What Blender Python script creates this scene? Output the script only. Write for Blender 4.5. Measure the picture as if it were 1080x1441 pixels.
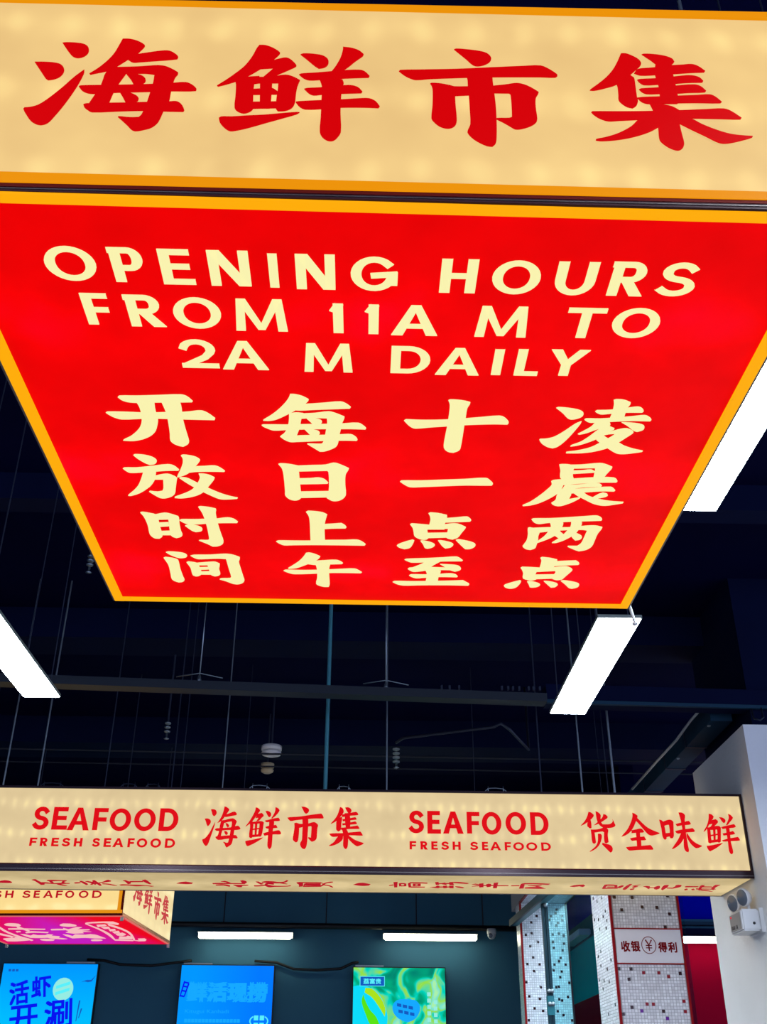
import bpy, bmesh, math, random
from mathutils import Vector, Matrix

for ob in list(bpy.data.objects):
    bpy.data.objects.remove(ob, do_unlink=True)
SC = bpy.context.scene
COL = SC.collection
random.seed(7)
EYE = 1.6            # eye height; all heights below are measured from the floor as EYE + h

# ------------------------------------------------------------------ camera
cam_data = bpy.data.cameras.new('camera')
cam = bpy.data.objects.new('camera', cam_data)
COL.objects.link(cam)
PITCH, YAW, ROLL = math.radians(29.3878), math.radians(1.1999), math.radians(0.3706)
_f = Vector((math.sin(YAW)*math.cos(PITCH), math.cos(YAW)*math.cos(PITCH), math.sin(PITCH)))
_r0 = Vector((math.cos(YAW), -math.sin(YAW), 0)); _u0 = _r0.cross(_f)
_r = math.cos(ROLL)*_r0 + math.sin(ROLL)*_u0
_u = -math.sin(ROLL)*_r0 + math.cos(ROLL)*_u0
cam.matrix_world = Matrix(((_r.x, _u.x, -_f.x, 0), (_r.y, _u.y, -_f.y, 0), (_r.z, _u.z, -_f.z, EYE), (0, 0, 0, 1)))
cam_data.sensor_fit = 'VERTICAL'
cam_data.sensor_height = 36.0
cam_data.lens = 1475.9/1441*36.0
cam_data.clip_start = 0.05
SC.camera = cam

# ------------------------------------------------------------------ world and exposure
world = bpy.data.worlds.new('world'); SC.world = world
world.use_nodes = True
world.node_tree.nodes['Background'].inputs[0].default_value = (0.50, 0.62, 1.0, 1)
world.node_tree.nodes['Background'].inputs[1].default_value = 2.0
SC.view_settings.view_transform = 'Standard'
SC.view_settings.look = 'None'
SC.view_settings.exposure = 0.0
SC.view_settings.gamma = 1.0
SC.view_settings.use_curve_mapping = False
LAMP = 55.0           # radiance of the hanging LED panels
TUBE = 14.0           # radiance of the wall tubes

# ------------------------------------------------------------------ traced lettering, in 0.1 mm on each panel's own plane
GLYPHS = {
 's1front': [
  ('海', '-5190,3443 -5109,3456 -4927,3447 -4806,3411 -4738,3328 -4727,3203 -4779,3111 -4871,3068 -4956,3094 -5036,3191 -5123,3329|-5571,2943 -5406,2949 -5241,2935 -5138,2899 -5068,2804 -5058,2697 -5106,2588 -5193,2527 -5279,2505 -5323,2542 -5389,2646|-4731,2782 -4724,2685 -4796,2345 -4925,1939 -5039,1658 -5122,1496 -5208,1447 -5287,1458 -5393,1532 -5498,1688 -5558,1801 -5546,1839 -5448,1856 -5332,1916 -5199,2070 -5019,2337 -4866,2597|-4201,3582 -4085,3582 -3947,3536 -3819,3439 -3814,3388 -3867,3285 -3921,3183 -4052,3053 -4224,2864 -4356,2761 -4494,2708 -4618,2664 -4634,2688 -4511,2824 -4389,3006 -4299,3194 -4244,3397|-3937,3182 -3715,3251 -3523,3298 -3392,3303 -3286,3232 -3229,3159 -3239,3099 -3400,3068 -3625,3035 -3850,3001 -3963,2992 -4035,3044 -4088,3077|-4223,2859 -3869,2887 -3677,2914 -3548,2929 -3416,2914 -3277,2835 -3189,2765 -3191,2716 -3225,2642 -3244,2511 -3258,2281 -3266,2054 -3331,1823 -3361,1670 -3396,1554 -3477,1447 -3596,1389 -3716,1358 -3782,1383 -3855,1471 -3964,1594 -4037,1670 -4023,1684 -3848,1667 -3708,1676 -3673,1728 -3648,1835 -3615,2041 -3589,2288 -3570,2485 -3571,2702 -3736,2721 -4041,2705 -4211,2767|-4356,2761 -4222,2850 -3992,2834 -4040,2695 -4135,2426 -4181,2238 -4221,1992 -4422,1957 -4536,1976 -4466,2200 -4406,2416|-4761,2370 -4723,2390 -4405,2411 -4135,2426 -3816,2447 -3562,2470 -3243,2506 -3036,2528 -2934,2474 -2854,2381 -2856,2333 -2967,2319 -3271,2309 -3588,2283 -4111,2245 -4466,2204 -4585,2210 -4689,2268|-4625,1941 -4582,1965 -4221,1992 -3953,2006 -3607,2032 -3276,2053 -3150,2067 -3064,2004 -3000,1867 -3015,1829 -3331,1828 -3647,1831 -4054,1803 -4459,1770 -4545,1823 -4601,1881|-4023,2686 -3846,2692 -3760,2657 -3704,2586 -3702,2514 -3759,2454 -3879,2440 -3943,2568|-4080,2251 -3953,2256 -3817,2190 -3761,2121 -3768,2050 -3828,2015 -3953,2001 -4017,2135'),
  ('鲜', '-1900,3510 -1807,3509 -1679,3452 -1549,3339 -1546,3292 -1603,3196 -1660,3119 -1745,3005 -1860,2886 -2046,2710 -2204,2595 -2379,2503 -2510,2449 -2527,2471 -2387,2616 -2248,2780 -2110,2968 -2003,3205 -1940,3419|-1876,2899 -1777,3027 -1660,3119 -1540,3175 -1434,3203 -1355,3159 -1256,3023 -1260,2986 -1343,2918 -1519,2793 -1622,2725 -1788,2701 -1718,2799 -1625,2931|-2235,2594 -2222,2622 -2054,2696 -1850,2726 -1839,2554 -1922,2533 -1925,2385 -1911,2089 -1901,1945 -1944,1870 -2044,1823 -2151,1871 -2202,1957 -2207,2220 -2218,2487|-2055,2700 -1788,2705 -1622,2725 -1427,2773 -1304,2737 -1178,2650 -1191,2600 -1216,2478 -1229,2299 -1237,2100 -1282,1975 -1382,1907 -1501,1894 -1540,1966 -1542,2102 -1537,2288 -1530,2422 -1531,2565 -1923,2551 -2113,2580|-1832,2591 -1630,2598 -1627,2396 -1625,2099 -1638,1954 -1792,1949 -1804,2093|-1926,2407 -1815,2420 -1636,2440 -1590,2419 -1520,2351 -1528,2292 -1923,2270|-1911,2098 -1528,2120 -1519,1967 -1901,1941|-2433,1702 -2391,1734 -2230,1739 -1996,1769 -1702,1800 -1439,1844 -1203,1878 -1150,1876 -1201,1831 -1432,1724 -1691,1608 -1976,1479 -2176,1413 -2249,1415 -2343,1500 -2410,1605|-1197,3291 -1146,3316 -991,3313 -836,3281 -756,3218 -723,3136 -735,3042 -794,2975 -879,2949 -949,3011 -1078,3160|-492,3511 -345,3488 -220,3427 -140,3335 -155,3288 -277,3152 -396,2999 -516,2889 -669,2870 -597,3024 -525,3236 -493,3426|-1199,2786 -1155,2811 -912,2842 -669,2883 -486,2913 -211,2937 -119,2903 -35,2792 -49,2755 -269,2738 -481,2716 -845,2671 -1027,2656 -1119,2698|-1099,2437 -1049,2457 -808,2483 -477,2540 -326,2550 -219,2504 -148,2404 -165,2372 -487,2347 -808,2313 -937,2291 -1013,2328|-1226,2117 -1170,2133 -812,2172 -484,2201 -199,2237 -34,2243 72,2176 139,2060 118,2024 -106,2029 -479,2016 -805,1970 -1058,1953 -1149,2002|-854,2671 -663,2696 -481,2685 -457,2595 -482,2481 -492,2192 -491,1885 -474,1458 -520,1330 -591,1243 -678,1241 -768,1321 -811,1446 -807,1745 -810,2181 -815,2514'),
  ('市', '1385,3521 1426,3541 1598,3529 1816,3494 1939,3442 2003,3340 1986,3236 1895,3149 1770,3107 1693,3132 1589,3268|451,2933 478,2962 811,2984 1427,3025 2047,3089 2545,3140 2826,3160 2945,3094 3089,2951 3092,2906 3052,2872 2806,2872 2036,2844 1574,2814 961,2760 731,2728 625,2770 533,2840|968,2646 996,2661 1142,2652 1293,2613 1369,2588 1588,2596 1596,2381 1372,2359 1372,2169 1383,1820 1368,1690 1312,1611 1223,1583 1105,1626 1004,1742 973,1827 995,2112 1005,2467 994,2579|1995,2624 2211,2664 2397,2707 2518,2679 2635,2606 2753,2498 2741,2453 2695,2348 2680,2126 2687,1865 2666,1777 2577,1688 2424,1615 2319,1603 2248,1656 2134,1751 2019,1829 2035,1851 2229,1862 2278,1885 2285,2069 2284,2423 2261,2453 2018,2449|1576,2850 2006,2866 2006,2729 2018,2449 2028,2148 2024,1756 2008,1414 1986,1266 1930,1193 1843,1207 1700,1298 1601,1400 1546,1504 1557,1568 1597,1698 1600,2045 1596,2381 1588,2596 1588,2759'),
  ('集', '4219,3523 4304,3526 4422,3459 4507,3377 4537,3284 4513,3213 4448,3131 4341,3006 4306,2973 4071,2735 3870,2637 3680,2571 3604,2573 3622,2601 3757,2737 3913,2912 4040,3102 4140,3316|4078,2804 4307,2987 4349,2942 4376,2906 4377,2723 4371,2452 4376,2340 4339,2228 4272,2164 4189,2188 4107,2264 4061,2352 4069,2486 4076,2667|4573,3512 4619,3528 4776,3524 4960,3488 5077,3422 5108,3343 5076,3290 5005,3226 4891,3194 4831,3210 4723,3347 4640,3439|4463,3131 4639,3166 4861,3202 5054,3247 5245,3272 5389,3292 5492,3249 5600,3127 5579,3093 5343,3071 5058,3032 4727,2993 4492,2975 4389,3022|4423,2862 4481,2882 4763,2911 5048,2963 5271,3003 5395,2998 5482,2955 5531,2870 5511,2837 5246,2818 5041,2788 4744,2755 4526,2738 4456,2794|4427,2625 4470,2649 4750,2682 5065,2739 5364,2777 5466,2739 5543,2629 5516,2596 5243,2573 5056,2548 4747,2528 4546,2517 4474,2555|4373,2416 4461,2437 4754,2461 5048,2489 5389,2519 5591,2540 5676,2489 5764,2367 5735,2339 5362,2330 5055,2315 4564,2276 4446,2312|4773,3246 5008,3254 5037,3115 5048,2839 5055,2657 5049,2453 5022,2296 4738,2286 4762,2601 4759,2828 4738,3012|3580,2043 3603,2062 3966,2074 4421,2094 5032,2137 5492,2180 5769,2203 5882,2149 6030,1992 6004,1961 5702,1959 5188,1954 4702,1920 4337,1891 4004,1858 3837,1843 3708,1899 3625,1975|4564,2276 4746,2273 4922,2226 5026,2142 4994,1813 4999,1556 5006,1366 4975,1268 4908,1208 4835,1214 4739,1273 4636,1396 4620,1501 4634,1715 4628,1931 4594,2149|4353,1900 4644,1940 4649,1737 4485,1616 4233,1497 3957,1415 3687,1377 3591,1391 3602,1416 3755,1464 3973,1564 4199,1730|5006,1944 5187,1950 5350,1825 5571,1695 5797,1604 6031,1574 6143,1569 6130,1543 5985,1479 5765,1404 5629,1386 5531,1425 5370,1547 5180,1682 4990,1826'),
 ],
 's1under': [
  ('开', '-4857,-5253 -4813,-5207 -4481,-5197 -4044,-5163 -3609,-5130 -3501,-5185 -3407,-5340 -3426,-5376 -3646,-5388 -4171,-5410 -4523,-5431 -4694,-5412 -4798,-5350|-5201,-5793 -5156,-5761 -4759,-5758 -4496,-5771 -4200,-5761 -3991,-5744 -3695,-5729 -3515,-5703 -3288,-5660 -3166,-5738 -3034,-5921 -3053,-5984 -3315,-5982 -3686,-5978 -3997,-5973 -4205,-5969 -4519,-5984 -4926,-6019 -5062,-5955 -5149,-5869|-4520,-5416 -4169,-5395 -4189,-5607 -4194,-5761 -4194,-5995 -4248,-6235 -4329,-6454 -4464,-6623 -4637,-6740 -4833,-6808 -5047,-6803 -5024,-6763 -4862,-6636 -4708,-6455 -4600,-6274 -4527,-6032 -4496,-5771 -4495,-5566|-4025,-5400 -3660,-5388 -3660,-5590 -3682,-5848 -3690,-6111 -3682,-6488 -3678,-6792 -3725,-6906 -3830,-6995 -3932,-6953 -4027,-6860 -4062,-6749 -4033,-6499 -4005,-6121 -3993,-5754'),
  ('放', '-4941,-7366 -4897,-7330 -4712,-7347 -4566,-7413 -4488,-7510 -4485,-7612 -4552,-7710 -4653,-7743 -4738,-7680 -4867,-7511|-5269,-7915 -5220,-7877 -4963,-7868 -4631,-7797 -4266,-7712 -4146,-7756 -4051,-7917 -4070,-7961 -4339,-7976 -4571,-8014 -4868,-8061 -5131,-8089 -5202,-8035|-4850,-8048 -4562,-8002 -4593,-8151 -4641,-8341 -4766,-8600 -4893,-8766 -5094,-8969 -5318,-9096 -5373,-9085 -5352,-9044 -5208,-8861 -5069,-8642 -4952,-8351|-4618,-8202 -4461,-8135 -4328,-8111 -4224,-8170 -4148,-8274 -4164,-8357 -4239,-8711 -4290,-8942 -4377,-9078 -4525,-9170 -4644,-9174 -4744,-9070 -4865,-8896 -4843,-8862 -4681,-8890 -4559,-8853 -4515,-8721 -4462,-8348 -4643,-8354|-3927,-7345 -3875,-7314 -3738,-7338 -3619,-7393 -3544,-7497 -3563,-7569 -3646,-7722 -3687,-7790 -3869,-8065 -4015,-8182 -4128,-8248 -4132,-8211 -4030,-7947 -3946,-7702 -3906,-7462|-3705,-7802 -3476,-7758 -3249,-7733 -3132,-7826 -3055,-7946 -3078,-7977 -3374,-7975 -3699,-7998 -3900,-8054 -4003,-8101|-3644,-8076 -3516,-8084 -3394,-8143 -3313,-8234 -3344,-8329 -3480,-8589 -3608,-8821 -3762,-8991 -3979,-9111 -4189,-9165 -4327,-9150 -4315,-9109 -4129,-8983 -3903,-8798 -3757,-8566 -3676,-8372 -3636,-8213|-4093,-8272 -4056,-8246 -3929,-8267 -3814,-8377 -3641,-8562 -3434,-8763 -3222,-8939 -3032,-9046 -2887,-9101 -2907,-9142 -3113,-9176 -3281,-9175 -3406,-9092 -3586,-8919 -3791,-8696 -3958,-8477'),
  ('时', '-5237,-9868 -5180,-9838 -5017,-9889 -4890,-9955 -4861,-10097 -4885,-10460 -4892,-10947 -4921,-11062 -4997,-11157 -5103,-11145 -5175,-11033 -5196,-10881 -5168,-10470 -5187,-10072|-4907,-9956 -4668,-9863 -4537,-9908 -4374,-10023 -4370,-10116 -4397,-10370 -4415,-10741 -4406,-10930 -4459,-11046 -4576,-11111 -4657,-11053 -4694,-10940 -4655,-10453 -4630,-10175 -4877,-10198|-4885,-10351 -4652,-10321 -4664,-10512 -4889,-10549|-4882,-10772 -4665,-10750 -4680,-10962 -4895,-10970|-4373,-10210 -4315,-10164 -3982,-10153 -3770,-10131 -3489,-10107 -3221,-10041 -3087,-10093 -2996,-10235 -3019,-10294 -3301,-10303 -3478,-10317 -3727,-10347 -4050,-10402 -4222,-10379 -4316,-10295|-3845,-9555 -3797,-9526 -3597,-9561 -3451,-9625 -3450,-9709 -3471,-9801 -3483,-10121 -3479,-10486 -3458,-10935 -3444,-11203 -3482,-11384 -3612,-11507 -3743,-11527 -3855,-11397 -4043,-11224 -4011,-11200 -3831,-11201 -3790,-11161 -3768,-10832 -3762,-10349 -3787,-9847|-4278,-10476 -4193,-10422 -4021,-10453 -3909,-10537 -3888,-10648 -3935,-10740 -4065,-10782 -4145,-10717'),
  ('间', '-4956,-11882 -4888,-11848 -4651,-11872 -4495,-11939 -4448,-12060 -4507,-12161 -4643,-12199 -4763,-12129 -4892,-11994|-5061,-12197 -5009,-12154 -4848,-12198 -4729,-12276 -4712,-12418 -4729,-12843 -4722,-13280 -4715,-13476 -4786,-13596 -4888,-13627 -4993,-13540 -5041,-13399 -5025,-13115 -5003,-12597|-4363,-12057 -4264,-12013 -3853,-11990 -3475,-11928 -3294,-11970 -3131,-12096 -3137,-12195 -3176,-12363 -3166,-12702 -3142,-13224 -3135,-13447 -3205,-13612 -3330,-13689 -3464,-13657 -3607,-13527 -3781,-13407 -3744,-13352 -3508,-13326 -3462,-13253 -3473,-12799 -3486,-12207 -3690,-12190 -4030,-12227 -4199,-12233 -4285,-12169|-4516,-12436 -4464,-12392 -4319,-12429 -4232,-12485 -4216,-12739 -4214,-13086 -4308,-13221 -4388,-13242 -4455,-13165 -4456,-12748|-4287,-12470 -3900,-12389 -3787,-12385 -3677,-12482 -3690,-12593 -3729,-12808 -3728,-13069 -3782,-13176 -3884,-13224 -3971,-13148 -3989,-12817 -3998,-12578 -4226,-12586|-4224,-12714 -3974,-12688 -3970,-12816 -4221,-12843|-4218,-12964 -3966,-12937 -3949,-13120 -4238,-13122'),
  ('每', '-1480,-5047 -1394,-5049 -1252,-5103 -1127,-5208 -1137,-5258 -1221,-5385 -1359,-5542 -1545,-5717 -1794,-5917 -1947,-5975 -2072,-5974 -2063,-5942 -1903,-5780 -1743,-5579 -1597,-5347 -1515,-5171|-1235,-5386 -1060,-5355 -826,-5318 -505,-5267 -390,-5334 -303,-5442 -323,-5493 -567,-5516 -1008,-5556 -1303,-5591 -1449,-5580|-1538,-5706 -1395,-5671 -1248,-5692 -1302,-5901 -1332,-6114 -1371,-6303 -1420,-6496 -1447,-6736 -1570,-6740 -1688,-6654 -1767,-6546 -1740,-6507 -1674,-6422 -1621,-6285 -1570,-6068 -1548,-5883|-1516,-5726 -1249,-5702 -1012,-5674 -745,-5614 -599,-5671 -431,-5784 -438,-5847 -478,-6006 -507,-6221 -544,-6468 -568,-6718 -617,-6890 -744,-7008 -870,-7081 -964,-7090 -1039,-7006 -1218,-6807 -1187,-6795 -940,-6798 -899,-6774 -858,-6616 -814,-6285 -783,-6016 -786,-5848 -1077,-5842 -1375,-5867|-2117,-6139 -2077,-6117 -1566,-6106 -1325,-6087 -784,-6059 -484,-6033 -155,-5996 -49,-6088 6,-6178 -9,-6221 -305,-6215 -516,-6222 -819,-6231 -1333,-6264 -1606,-6289 -1880,-6320 -1997,-6259 -2082,-6192|-1528,-6527 -1343,-6494 -824,-6460 -488,-6427 -306,-6416 -214,-6495 -168,-6605 -189,-6650 -429,-6647 -860,-6672 -1354,-6722 -1570,-6740|-1196,-5861 -1018,-5866 -915,-5915 -887,-5977 -919,-6047 -995,-6087 -1070,-6079 -1126,-5975|-1248,-6262 -1091,-6267 -972,-6318 -944,-6398 -976,-6465 -1130,-6487 -1186,-6379'),
  ('日', '-1872,-7621 -1822,-7595 -1648,-7613 -1444,-7679 -1442,-7984 -1443,-8361 -1437,-8813 -1440,-9025 -1495,-9135 -1599,-9179 -1714,-9122 -1799,-8958 -1794,-8760 -1787,-8246 -1803,-7812|-1460,-7679 -1140,-7645 -852,-7617 -675,-7533 -532,-7600 -351,-7746 -368,-7826 -424,-8012 -434,-8455 -423,-8845 -465,-9013 -584,-9151 -720,-9176 -819,-9092 -868,-9006 -812,-8727 -795,-8276 -800,-7901 -825,-7859 -1439,-7904|-1446,-8209 -1191,-8188 -1027,-8157 -899,-8216 -811,-8371 -838,-8404 -1447,-8450|-1446,-8781 -812,-8740 -818,-9004 -1458,-9053'),
  ('上', '-1360,-9708 -1313,-9657 -1142,-9672 -971,-9722 -870,-9818 -889,-9925 -927,-10178 -948,-10472 -953,-11117 -955,-11195 -1308,-11207 -1300,-10709 -1292,-10191 -1305,-9904|-986,-10297 -739,-10259 -545,-10223 -476,-10294 -424,-10417 -449,-10477 -743,-10495 -992,-10533|-2153,-11213 -2095,-11164 -1733,-11159 -1309,-11145 -953,-11101 -464,-11077 -175,-11051 -48,-11140 44,-11277 19,-11349 -466,-11350 -1196,-11360 -1745,-11387 -1964,-11402 -2069,-11327'),
  ('午', '-1444,-11808 -1358,-11788 -1213,-11865 -1094,-11983 -1126,-12083 -1237,-12253 -1459,-12454 -1734,-12668 -1926,-12709 -1940,-12676 -1801,-12500 -1639,-12267 -1516,-12014|-1263,-12262 -999,-12203 -698,-12167 -586,-12238 -523,-12337 -550,-12388 -853,-12416 -1232,-12463 -1420,-12419|-2067,-12835 -2007,-12781 -1625,-12785 -1204,-12761 -859,-12723 -553,-12678 -229,-12649 -114,-12748 -37,-12850 -64,-12903 -479,-12900 -871,-12914 -1210,-12961 -1789,-13017 -1939,-12952|-1237,-12379 -1041,-12372 -853,-12433 -875,-12578 -891,-12967 -888,-13592 -919,-13758 -1038,-13762 -1193,-13676 -1248,-13560 -1211,-13244 -1200,-12891 -1206,-12590'),
  ('十', '1608,-5155 1644,-5129 1819,-5138 1952,-5169 2043,-5206 2040,-5266 2003,-5408 2002,-5768 1999,-6006 2001,-6357 1998,-6775 1976,-6947 1859,-7043 1747,-7012 1661,-6900 1635,-6759 1640,-6424 1653,-6071 1657,-5780 1656,-5470 1641,-5268|769,-5882 806,-5838 1105,-5850 1402,-5840 1669,-5816 1993,-5769 2285,-5717 2664,-5653 2774,-5702 2875,-5845 2883,-5908 2865,-5951 2609,-5949 2311,-5969 1999,-6001 1658,-6054 1359,-6096 1016,-6156 923,-6110 843,-6006'),
  ('一', '779,-8267 816,-8222 1235,-8208 1722,-8160 2208,-8112 2659,-8053 2769,-8156 2842,-8281 2825,-8365 2562,-8373 2233,-8378 1742,-8427 1250,-8482 1019,-8496 900,-8410'),
  ('点', '1495,-9680 1538,-9637 1729,-9665 1936,-9750 1942,-9828 1935,-10008 1914,-10190 1926,-10448 1572,-10460 1551,-10239 1562,-10020 1538,-9806|1920,-9900 2160,-9856 2399,-9805 2474,-9867 2523,-9973 2501,-10039 2248,-10069 1918,-10102|1092,-10225 1132,-10180 1345,-10209 1551,-10239 1516,-10425 1543,-10686 1569,-10875 1548,-10953 1461,-10994 1331,-10937 1227,-10811 1196,-10622 1161,-10400|1489,-10256 1873,-10213 2114,-10146 2258,-10178 2429,-10319 2418,-10393 2350,-10620 2280,-10850 2163,-10954 2051,-10912 1990,-10822 2008,-10594 2012,-10407 1519,-10462|1530,-10648 2010,-10617 2028,-10851 1563,-10898|815,-11329 855,-11249 1031,-11102 1190,-11004 1231,-11041 1201,-11237 1137,-11436 1012,-11504 880,-11429|1385,-11059 1427,-11034 1612,-11105 1728,-11203 1751,-11280 1686,-11401 1579,-11461 1515,-11423 1456,-11228|1813,-11021 1896,-11018 2083,-11089 2180,-11163 2204,-11241 2142,-11377 2018,-11429 1935,-11305|2245,-10982 2306,-10942 2512,-11012 2684,-11107 2749,-11206 2726,-11341 2625,-11440 2515,-11444 2408,-11273'),
  ('至', '1036,-12089 1091,-12046 1630,-11986 2000,-11932 2331,-11879 2432,-11958 2517,-12079 2495,-12121 2016,-12146 1568,-12212 1231,-12241 1123,-12178|1567,-12187 1949,-12157 1838,-12304 1717,-12486 1967,-12520 1400,-12583 1209,-12581 1391,-12412 1498,-12299|1952,-12308 2180,-12325 2412,-12376 2510,-12543 2474,-12656 2364,-12721 2244,-12647 2118,-12497|1142,-12609 1188,-12547 1396,-12523 1699,-12495 1966,-12503 2233,-12510 2243,-12639 1975,-12640 1634,-12686 1446,-12745 1294,-12768 1195,-12685|1194,-12998 1245,-12935 1611,-12931 1955,-12892 2259,-12838 2398,-12894 2466,-13006 2442,-13051 2005,-13049 1621,-13107 1391,-13151 1271,-13084|1593,-12636 1784,-12629 2002,-12690 1996,-12821 1965,-13041 1974,-13444 1642,-13456 1656,-13052 1643,-12833|778,-13405 835,-13349 1323,-13350 1906,-13311 2294,-13279 2622,-13240 2730,-13353 2811,-13459 2788,-13551 2315,-13541 1530,-13569 1099,-13603 920,-13545'),
  ('凌', '3757,-5344 3798,-5317 3996,-5337 4185,-5383 4293,-5447 4335,-5524 4321,-5625 4243,-5697 4128,-5733 4044,-5687 3923,-5522|4346,-5790 4339,-5882 4246,-6215 4143,-6512 4023,-6735 3923,-6802 3804,-6753 3673,-6630 3602,-6495 3615,-6461 3754,-6445 3898,-6367 4077,-6137 4246,-5875|4834,-5044 4888,-5017 5040,-5032 5182,-5109 5190,-5170 5160,-5299 5162,-5508 5179,-5720 4891,-5730 4897,-5543 4893,-5386 4870,-5180|4551,-5439 4579,-5396 4846,-5377 5160,-5299 5359,-5252 5443,-5290 5507,-5392 5489,-5445 5165,-5456 4873,-5502 4698,-5534 4615,-5500|4393,-5730 4425,-5691 4699,-5688 5053,-5634 5346,-5582 5563,-5538 5669,-5598 5734,-5686 5719,-5740 5383,-5741 5082,-5766 4784,-5803 4545,-5832 4461,-5797|4634,-5819 4903,-5756 4923,-5809 4820,-5976 4660,-6102 4525,-6206 4396,-6266 4356,-6251 4450,-6142 4574,-5984|5158,-5802 5306,-5808 5497,-5834 5616,-5884 5657,-5949 5656,-6047 5592,-6105 5534,-6123 5443,-6065 5300,-5916|4770,-6032 4902,-5783 4946,-5874 4937,-5945 5061,-6023 5056,-6067 4927,-6193 4883,-6278 4784,-6411 4596,-6571 4425,-6675 4287,-6720 4299,-6679 4465,-6547 4588,-6372 4680,-6201|4971,-6180 5148,-6064 5292,-6015 5394,-6056 5474,-6131 5471,-6186 5392,-6318 5252,-6538 5103,-6728 4848,-6883 4575,-6963 4241,-6980 4243,-6938 4492,-6865 4724,-6741 4904,-6533 5065,-6329 5134,-6214 4997,-6230 4883,-6278|4883,-6278 4962,-6360 5111,-6469 5252,-6538 5406,-6660 5622,-6769 5837,-6839 5823,-6874 5659,-6927 5508,-6967 5347,-6967 5236,-6900 5078,-6758 4878,-6562 4777,-6451'),
  ('晨', '4176,-7446 4238,-7426 4404,-7439 4518,-7527 4519,-7620 4548,-7871 4587,-7997 4516,-8064 4418,-8080 4305,-8007 4267,-7880 4244,-7692|4373,-7452 4664,-7430 5041,-7356 5181,-7401 5336,-7500 5334,-7581 5278,-7783 5244,-7943 5194,-8106 5042,-8014 5010,-7855 4986,-7605 4967,-7556 4497,-7590|4513,-7683 4708,-7664 4898,-7626 4995,-7698 4988,-7742 4536,-7808|4117,-8142 4169,-8088 4510,-8032 5029,-7950 5461,-7942 5573,-8074 5561,-8139 5205,-8157 4680,-8227 4389,-8295 4182,-8270|4117,-8142 4405,-8197 4406,-8394 4361,-8628 4212,-8870 4006,-9098 3815,-9216 3646,-9257 3634,-9222 3792,-9057 3957,-8777 4085,-8504 4154,-8303|4456,-8293 4754,-8264 5012,-8203 5197,-8203 5272,-8285 5258,-8332 4844,-8379 4586,-8454 4420,-8479 4437,-8379|4417,-8459 4721,-8449 5051,-8398 5479,-8338 5562,-8408 5613,-8486 5594,-8526 5281,-8530 4952,-8588 4687,-8637 4452,-8659 4344,-8629|4357,-8608 4573,-8574 4656,-8652 4647,-8890 4668,-8910 4891,-8813 4883,-8861 4729,-9059 4546,-9205 4446,-9230 4332,-9177 4277,-9096 4349,-8969 4345,-8798|4680,-8597 4881,-8577 5049,-8740 5282,-8868 5578,-8961 5915,-8998 5909,-9047 5748,-9108 5552,-9171 5411,-9162 5219,-9077 5014,-8912 4810,-8748|5363,-8594 5458,-8638 5494,-8711 5452,-8774 5277,-8848 5169,-8824 5275,-8665'),
  ('两', '3938,-9886 3978,-9841 4367,-9820 4819,-9753 5233,-9681 5422,-9653 5523,-9707 5594,-9815 5588,-9888 5279,-9921 4752,-9976 4332,-10043 4143,-10101 4024,-10031|3915,-10320 3953,-10280 4127,-10350 4222,-10500 4223,-10693 4251,-10927 4250,-11166 4240,-11344 4141,-11437 4022,-11401 3920,-11258 3934,-11177 3975,-10937 3959,-10624|3958,-10318 4404,-10265 4872,-10249 5254,-10160 5502,-10137 5679,-10206 5680,-10297 5636,-10528 5633,-10879 5622,-11199 5526,-11381 5354,-11469 5226,-11391 5029,-11236 5042,-11203 5265,-11195 5331,-11048 5345,-10732 5351,-10384 5217,-10351 4645,-10408 4155,-10540|4367,-9930 4670,-9920 4718,-10052 4716,-10292 4671,-10561 4527,-10799 4368,-10962 4253,-11062 4257,-10966 4368,-10727 4434,-10454 4451,-10226|4494,-10376 4641,-10386 4780,-10557 4848,-10632 4814,-10750 4729,-10792 4568,-10603|4884,-9913 5115,-9905 5158,-10037 5149,-10277 5079,-10586 4908,-10865 4715,-11038 4612,-11049 4633,-10993 4777,-10751 4869,-10439 4919,-10209|5021,-10472 5232,-10619 5290,-10734 5257,-10853 5154,-10896 5052,-10742 5006,-10588'),
  ('点', '4454,-11875 4491,-11823 4701,-11866 4895,-11952 4902,-12037 4869,-12183 4892,-12443 4524,-12456 4516,-12153 4497,-11983|4866,-12055 5148,-12011 5374,-11986 5445,-12060 5495,-12161 5476,-12222 5191,-12258 4871,-12313|4035,-12447 4067,-12394 4282,-12403 4539,-12429 4481,-12633 4478,-12874 4537,-13108 4435,-13175 4290,-13135 4178,-13048 4148,-12779 4094,-12585|4462,-12432 4827,-12401 5163,-12320 5292,-12385 5378,-12496 5370,-12602 5280,-12873 5218,-13083 5087,-13134 4956,-13065 4950,-12858 4976,-12660 4937,-12591 4485,-12660|4465,-12839 4952,-12804 4971,-13038 4510,-13090|3737,-13524 3772,-13449 3971,-13284 4118,-13187 4156,-13231 4132,-13436 4058,-13635 3925,-13696 3795,-13635|4319,-13253 4383,-13223 4553,-13291 4666,-13379 4689,-13472 4623,-13568 4520,-13609 4437,-13593 4381,-13408|4752,-13210 4840,-13207 5031,-13274 5138,-13362 5153,-13455 5100,-13569 5002,-13591 4897,-13436|5194,-13176 5269,-13146 5500,-13211 5654,-13288 5719,-13379 5702,-13547 5577,-13637 5490,-13602 5352,-13392'),
 ],
 's2front': [
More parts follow.
